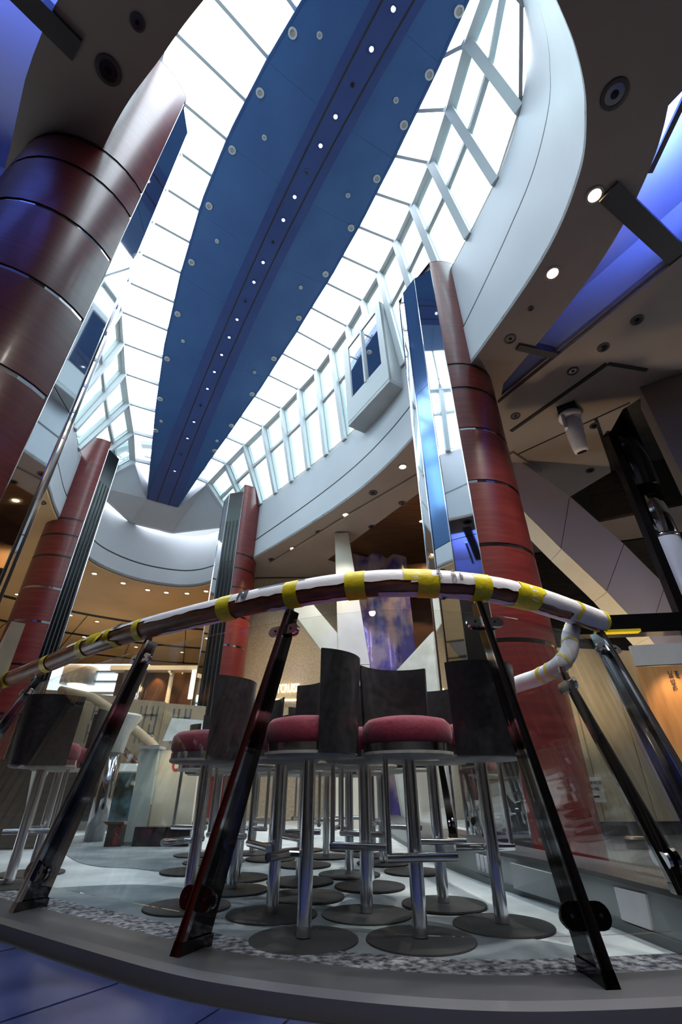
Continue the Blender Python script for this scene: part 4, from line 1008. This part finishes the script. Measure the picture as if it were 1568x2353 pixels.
# dark hall partitions filling the view behind
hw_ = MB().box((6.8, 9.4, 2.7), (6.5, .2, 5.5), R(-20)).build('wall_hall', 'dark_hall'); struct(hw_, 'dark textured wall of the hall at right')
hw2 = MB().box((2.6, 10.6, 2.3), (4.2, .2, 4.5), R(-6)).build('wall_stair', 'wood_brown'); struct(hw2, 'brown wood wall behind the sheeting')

# ------------------------------------------------------------------ background at left
pb = thing('papered_balustrade', 'balustrade covered in brown protective paper behind the left railing posts', 'balustrade', (-4.4, 10, 0))
px = [-7.4, -6.24, -5.2, -4.4, -3.6, -2.75]
for k in range(5):
    x0, x1 = px[k] + .01, px[k + 1] - .01; zt0 = 2.42 - k * .09; y0 = 10 + .04 * (k % 2)
    MB().hexa([Vector(p) for p in ((x0, y0, .9), (x1, y0, .9), (x1, y0 + .06, .9), (x0, y0 + .06, .9), (x0, y0, zt0), (x1, y0, zt0 - .06), (x1, y0 + .06, zt0 - .06), (x0, y0 + .06, zt0))]).build('paper_sheet', 'paper_brown', pb)
    for zz in (2.02 - k * .06, 1.5):
        xm = (x0 + x1) / 2 + .1 * math.sin(k * 2 + zz); s = .17
        m = MB()
        for a, b in (((-s, -s), (-s, s)), ((s, -s), (s, s)), ((-s, 0), (s, 0)), ((-s * .4, -s), (-s * .4, s)), ((s * .4, -s * .6), (s * .4, s))):
            m.beam((xm + a[0], y0 - .004, zz + a[1]), (xm + b[0], y0 - .004, zz + b[1]), .035, .004, up=(0, 1, 0))
        m.build('printed_mark', 'plinth_dark', pb)
MB().box((-5.0, 10.1, .45), (4.9, .16, .88)).build('lower_paper', 'paper_brown', pb)
sr = thing('stair_stringer', 'paper wrapped sloping stair rail in front of the balustrade', 'stair rail', (-3.9, 9.5, 0))
MB().tube([(-5.6, 9.6, 2.25), (-4.9, 9.6, 2.1), (-4.3, 9.55, 1.78), (-3.5, 9.5, 1.25), (-3.0, 9.5, .8)], [.07, .08, .085, .085, .08], 12).build('wrapped_rail', 'paper_brown', sr, smooth=True)
MB().beam((-4.2, 9.5, 1.3), (-3.2, 9.45, .6), .25, .06).build('stringer', 'wood_brown', sr)
sw = thing('shop_display', 'bright white lit shop display beyond the balustrade', 'shop display', (-8, 15, 0))
MB().box((-7.9, 15.2, 3.55), (3.4, .2, .95)).build('lit_back', 'shop_glow', sw); MB().box((-7.9, 15.3, 1.53), (3.4, .4, 3.06)).build('cabinet_body', 'wood_brown', sw)
for z in (3.12, 3.45, 3.75): MB().box((-7.2, 15.0, z), (1.9, .2, .05)).build('shelf', 'frame_white', sw)
MB().tube([(-8.2, 14.9, 3.36), (-8.2, 14.9, 3.85)], .5, 24).build('drum_canopy', 'frame_white', sw, smooth=True)
MB().tube([(-8.2, 14.9, 3.335), (-8.2, 14.9, 3.355)], .28, 24).build('canopy_lamp', 'sign_lit', sw)
bw = thing('storefront', 'dark brown shop front with lit alcoves between the far columns', 'shop front', (-4.8, 13, 0))
MB().box((-4.7, 13.5, 1.8), (3.2, .2, 3.4)).build('back_wall', 'wood_brown', bw)
for x in (-5.9, -5.55, -4.7, -3.75, -3.35): MB().tube([(x, 13.2, 0), (x, 13.2, 3.5)], .14 if x in (-5.9, -5.55) else .06, 14).build('pillar', 'chrome_dark' if x in (-5.9, -5.55) else 'cream', bw, smooth=True)
MB().box((-4.7, 13.3, 3.45), (3.4, .5, .12)).build('lintel', 'cream', bw)
for x in (-5.15, -4.05): lamp('alcove_lamp', 'SPOT', (x, 13.25, 3.36), 12, (1, .62, .25), rot=(R(8), 0, 0), spot_size=R(90), spot_blend=.6, shadow_soft_size=.03)
MB().box((-3.82, 13.0, 2.9), (.35, .05, .9)).build('cream_board', 'cardboard', bw)
MB().box((-4.02, 13.0, 3.0), (.14, .05, .75)).build('menu_panel', 'sign_lit', bw)
aq = thing('foliage_screen', 'dark panel with green and blue foliage picture behind the white counter', 'screen', (-4.0, 8.6, 0))
MB().box((-4.35, 8.7, .45), (1.05, .06, .66)).build('panel', 'poster_foliage', aq); MB().box((-3.45, 8.7, .45), (.66, .06, .66)).build('panel', 'poster_foliage', aq)
MB().box((-3.95, 8.7, .06), (1.75, .12, .12)).build('stone_base', 'stone_speckle', aq)
ct = thing('draped_counter', 'long counter top covered with a white cloth and yellow tape', 'counter', (-4.3, 8.6, .8))
MB().hexa([Vector(p) for p in ((-5.3, 8.35, .80), (-3.2, 8.35, .79), (-3.2, 9.0, .79), (-5.3, 9.0, .80), (-5.25, 8.38, .93), (-3.3, 8.38, .90), (-3.3, 9.0, .92), (-5.25, 9.0, .95))]).build('cloth', 'film_white', ct)
for x in (-4.05, -3.72): MB().box((x, 8.33, .76 if x > -4 else .84), (.05, .008, .22 if x > -4 else .1)).build('tape', 'tape', ct)
MB().box((-5.2, 8.6, .4), (.9, .3, .8)).build('counter_front', 'black_gloss', ct)
bxo = thing('carton', 'open cardboard carton with red lettering on its dark side', 'box', (-2.5, 6.2, 0))
MB().box((-2.50, 6.2, .10), (.17, .17, .2), R(10)).build('carton_body', 'dark_box', bxo)
for a, b in ((-.05, 30), (.05, -30)): MB().hexa([Vector((-2.59, 6.11, .2)), Vector((-2.41, 6.14, .2)), Vector((-2.41, 6.16, .2)), Vector((-2.59, 6.13, .2)), Vector((-2.62, 6.05, .235)), Vector((-2.40, 6.07, .235)), Vector((-2.40, 6.09, .237)), Vector((-2.62, 6.07, .237))]).build('flap', 'cardboard', bxo)
text_mesh('OASIS', .06, 'red_print', 'lettering', bxo, frame((-2.465, 6.112, .10), (0, 0, -1), (math.cos(R(10)), math.sin(R(10)), 0)), .0006, .002)
gl = thing('podium', 'pale green grey podium with sloping white lid beside the carton', 'podium', (-2.3, 6.4, 0))
MB().hexa([Vector(p) for p in ((-2.42, 6.25, .04), (-2.20, 6.25, .04), (-2.20, 6.45, .04), (-2.42, 6.45, .04), (-2.44, 6.25, .96), (-2.22, 6.25, .96), (-2.22, 6.45, .96), (-2.44, 6.45, .96))]).build('podium_body', 'slab_green', gl)
MB().box((-2.31, 6.34, .02), (.26, .24, .04)).build('podium_base', 'plinth_dark', gl); MB().box((-2.33, 6.34, .975), (.25, .24, .03)).build('podium_lid', 'frame_white', gl)
cbn = thing('poster_stand', 'cream lit poster stand on a black base with a red letter', 'stand', (-1.95, 6.1, 0))
MB().hexa([Vector(p) for p in ((-2.20, 6.35, .10), (-1.72, 6.35, .10), (-1.72, 6.42, .10), (-2.20, 6.42, .10), (-2.22, 6.35, .95), (-1.74, 6.35, .95), (-1.74, 6.42, .95), (-2.22, 6.42, .95))]).build('poster_panel', 'cream', cbn)
MB().box((-1.97, 6.30, .09), (.62, .34, .18)).build('stand_base', 'black_gloss', cbn); MB().beam((-2.25, 6.30, .18), (-2.28, 6.30, 1.0), .05, .10).build('side_frame', 'chrome_dark', cbn)
text_mesh('U', .16, 'red_print', 'lettering', cbn, frame((-2.0, 6.345, .78), (1, 0, 0), (0, 0, 1)), .001, .006)
lamp('poster_lamp', 'SPOT', (-2.0, 6.0, 1.2), 5, (1, .8, .45), aim=(-2.0, 6.35, .6), spot_size=R(70), spot_blend=.8, shadow_soft_size=.05)
wbd = thing('white_screen', 'slanted white display board behind the left red cushion', 'display board', (-2.05, 6.9, .9))
MB().hexa([Vector(p) for p in ((-2.42, 6.9, 1.10), (-1.85, 6.9, 1.12), (-1.85, 6.93, 1.12), (-2.42, 6.93, 1.10), (-2.38, 7.0, 1.40), (-1.82, 7.0, 1.36), (-1.82, 7.03, 1.36), (-2.38, 7.03, 1.40))]).build('board', 'film_white', wbd); MB().beam((-2.1, 6.95, 0), (-2.1, 6.95, 1.12), .05, .05).build('stem', 'chrome_dark', wbd)
tbx = thing('wrapped_pedestal', 'plastic wrapped pedestal on a steel leg behind the left post', 'pedestal', (-2.98, 6.75, 0))
MB().tube([(-2.98, 6.75, 0), (-2.98, 6.75, .95)], .11, 16).build('steel_leg', 'chrome_dark', tbx, smooth=True)
MB().tube([(-2.98, 6.75, .95), (-2.98, 6.75, 1.18), (-2.98, 6.75, 1.38), (-2.98, 6.75, 1.41)], [.12, .15, .27, .25], 18).build('wrapped_top', 'film_white', tbx, smooth=True)
lw = MB().box((-3.95, 5.4, 1.0), (.12, 2.4, 1.9), R(38)).build('wall_screen', 'paper_brown'); struct(lw, 'grey screen wall at the left edge behind the railing')
dk2 = thing('dark_unit', 'dark bar unit with torn white plastic behind the left stools', 'cabinet', (-3.4, 5.6, 0))
MB().box((-3.6, 6.0, .42), (1.1, .4, .8), R(20)).build('unit_body', 'dark_hall', dk2); MB().hexa([Vector(p) for p in ((-3.32, 5.72, .38), (-3.28, 5.73, .38), (-3.28, 5.75, .38), (-3.32, 5.74, .38), (-3.36, 5.68, .80), (-3.18, 5.74, .80), (-3.18, 5.76, .80), (-3.36, 5.70, .80))]).build('torn_plastic', 'film_white', dk2)
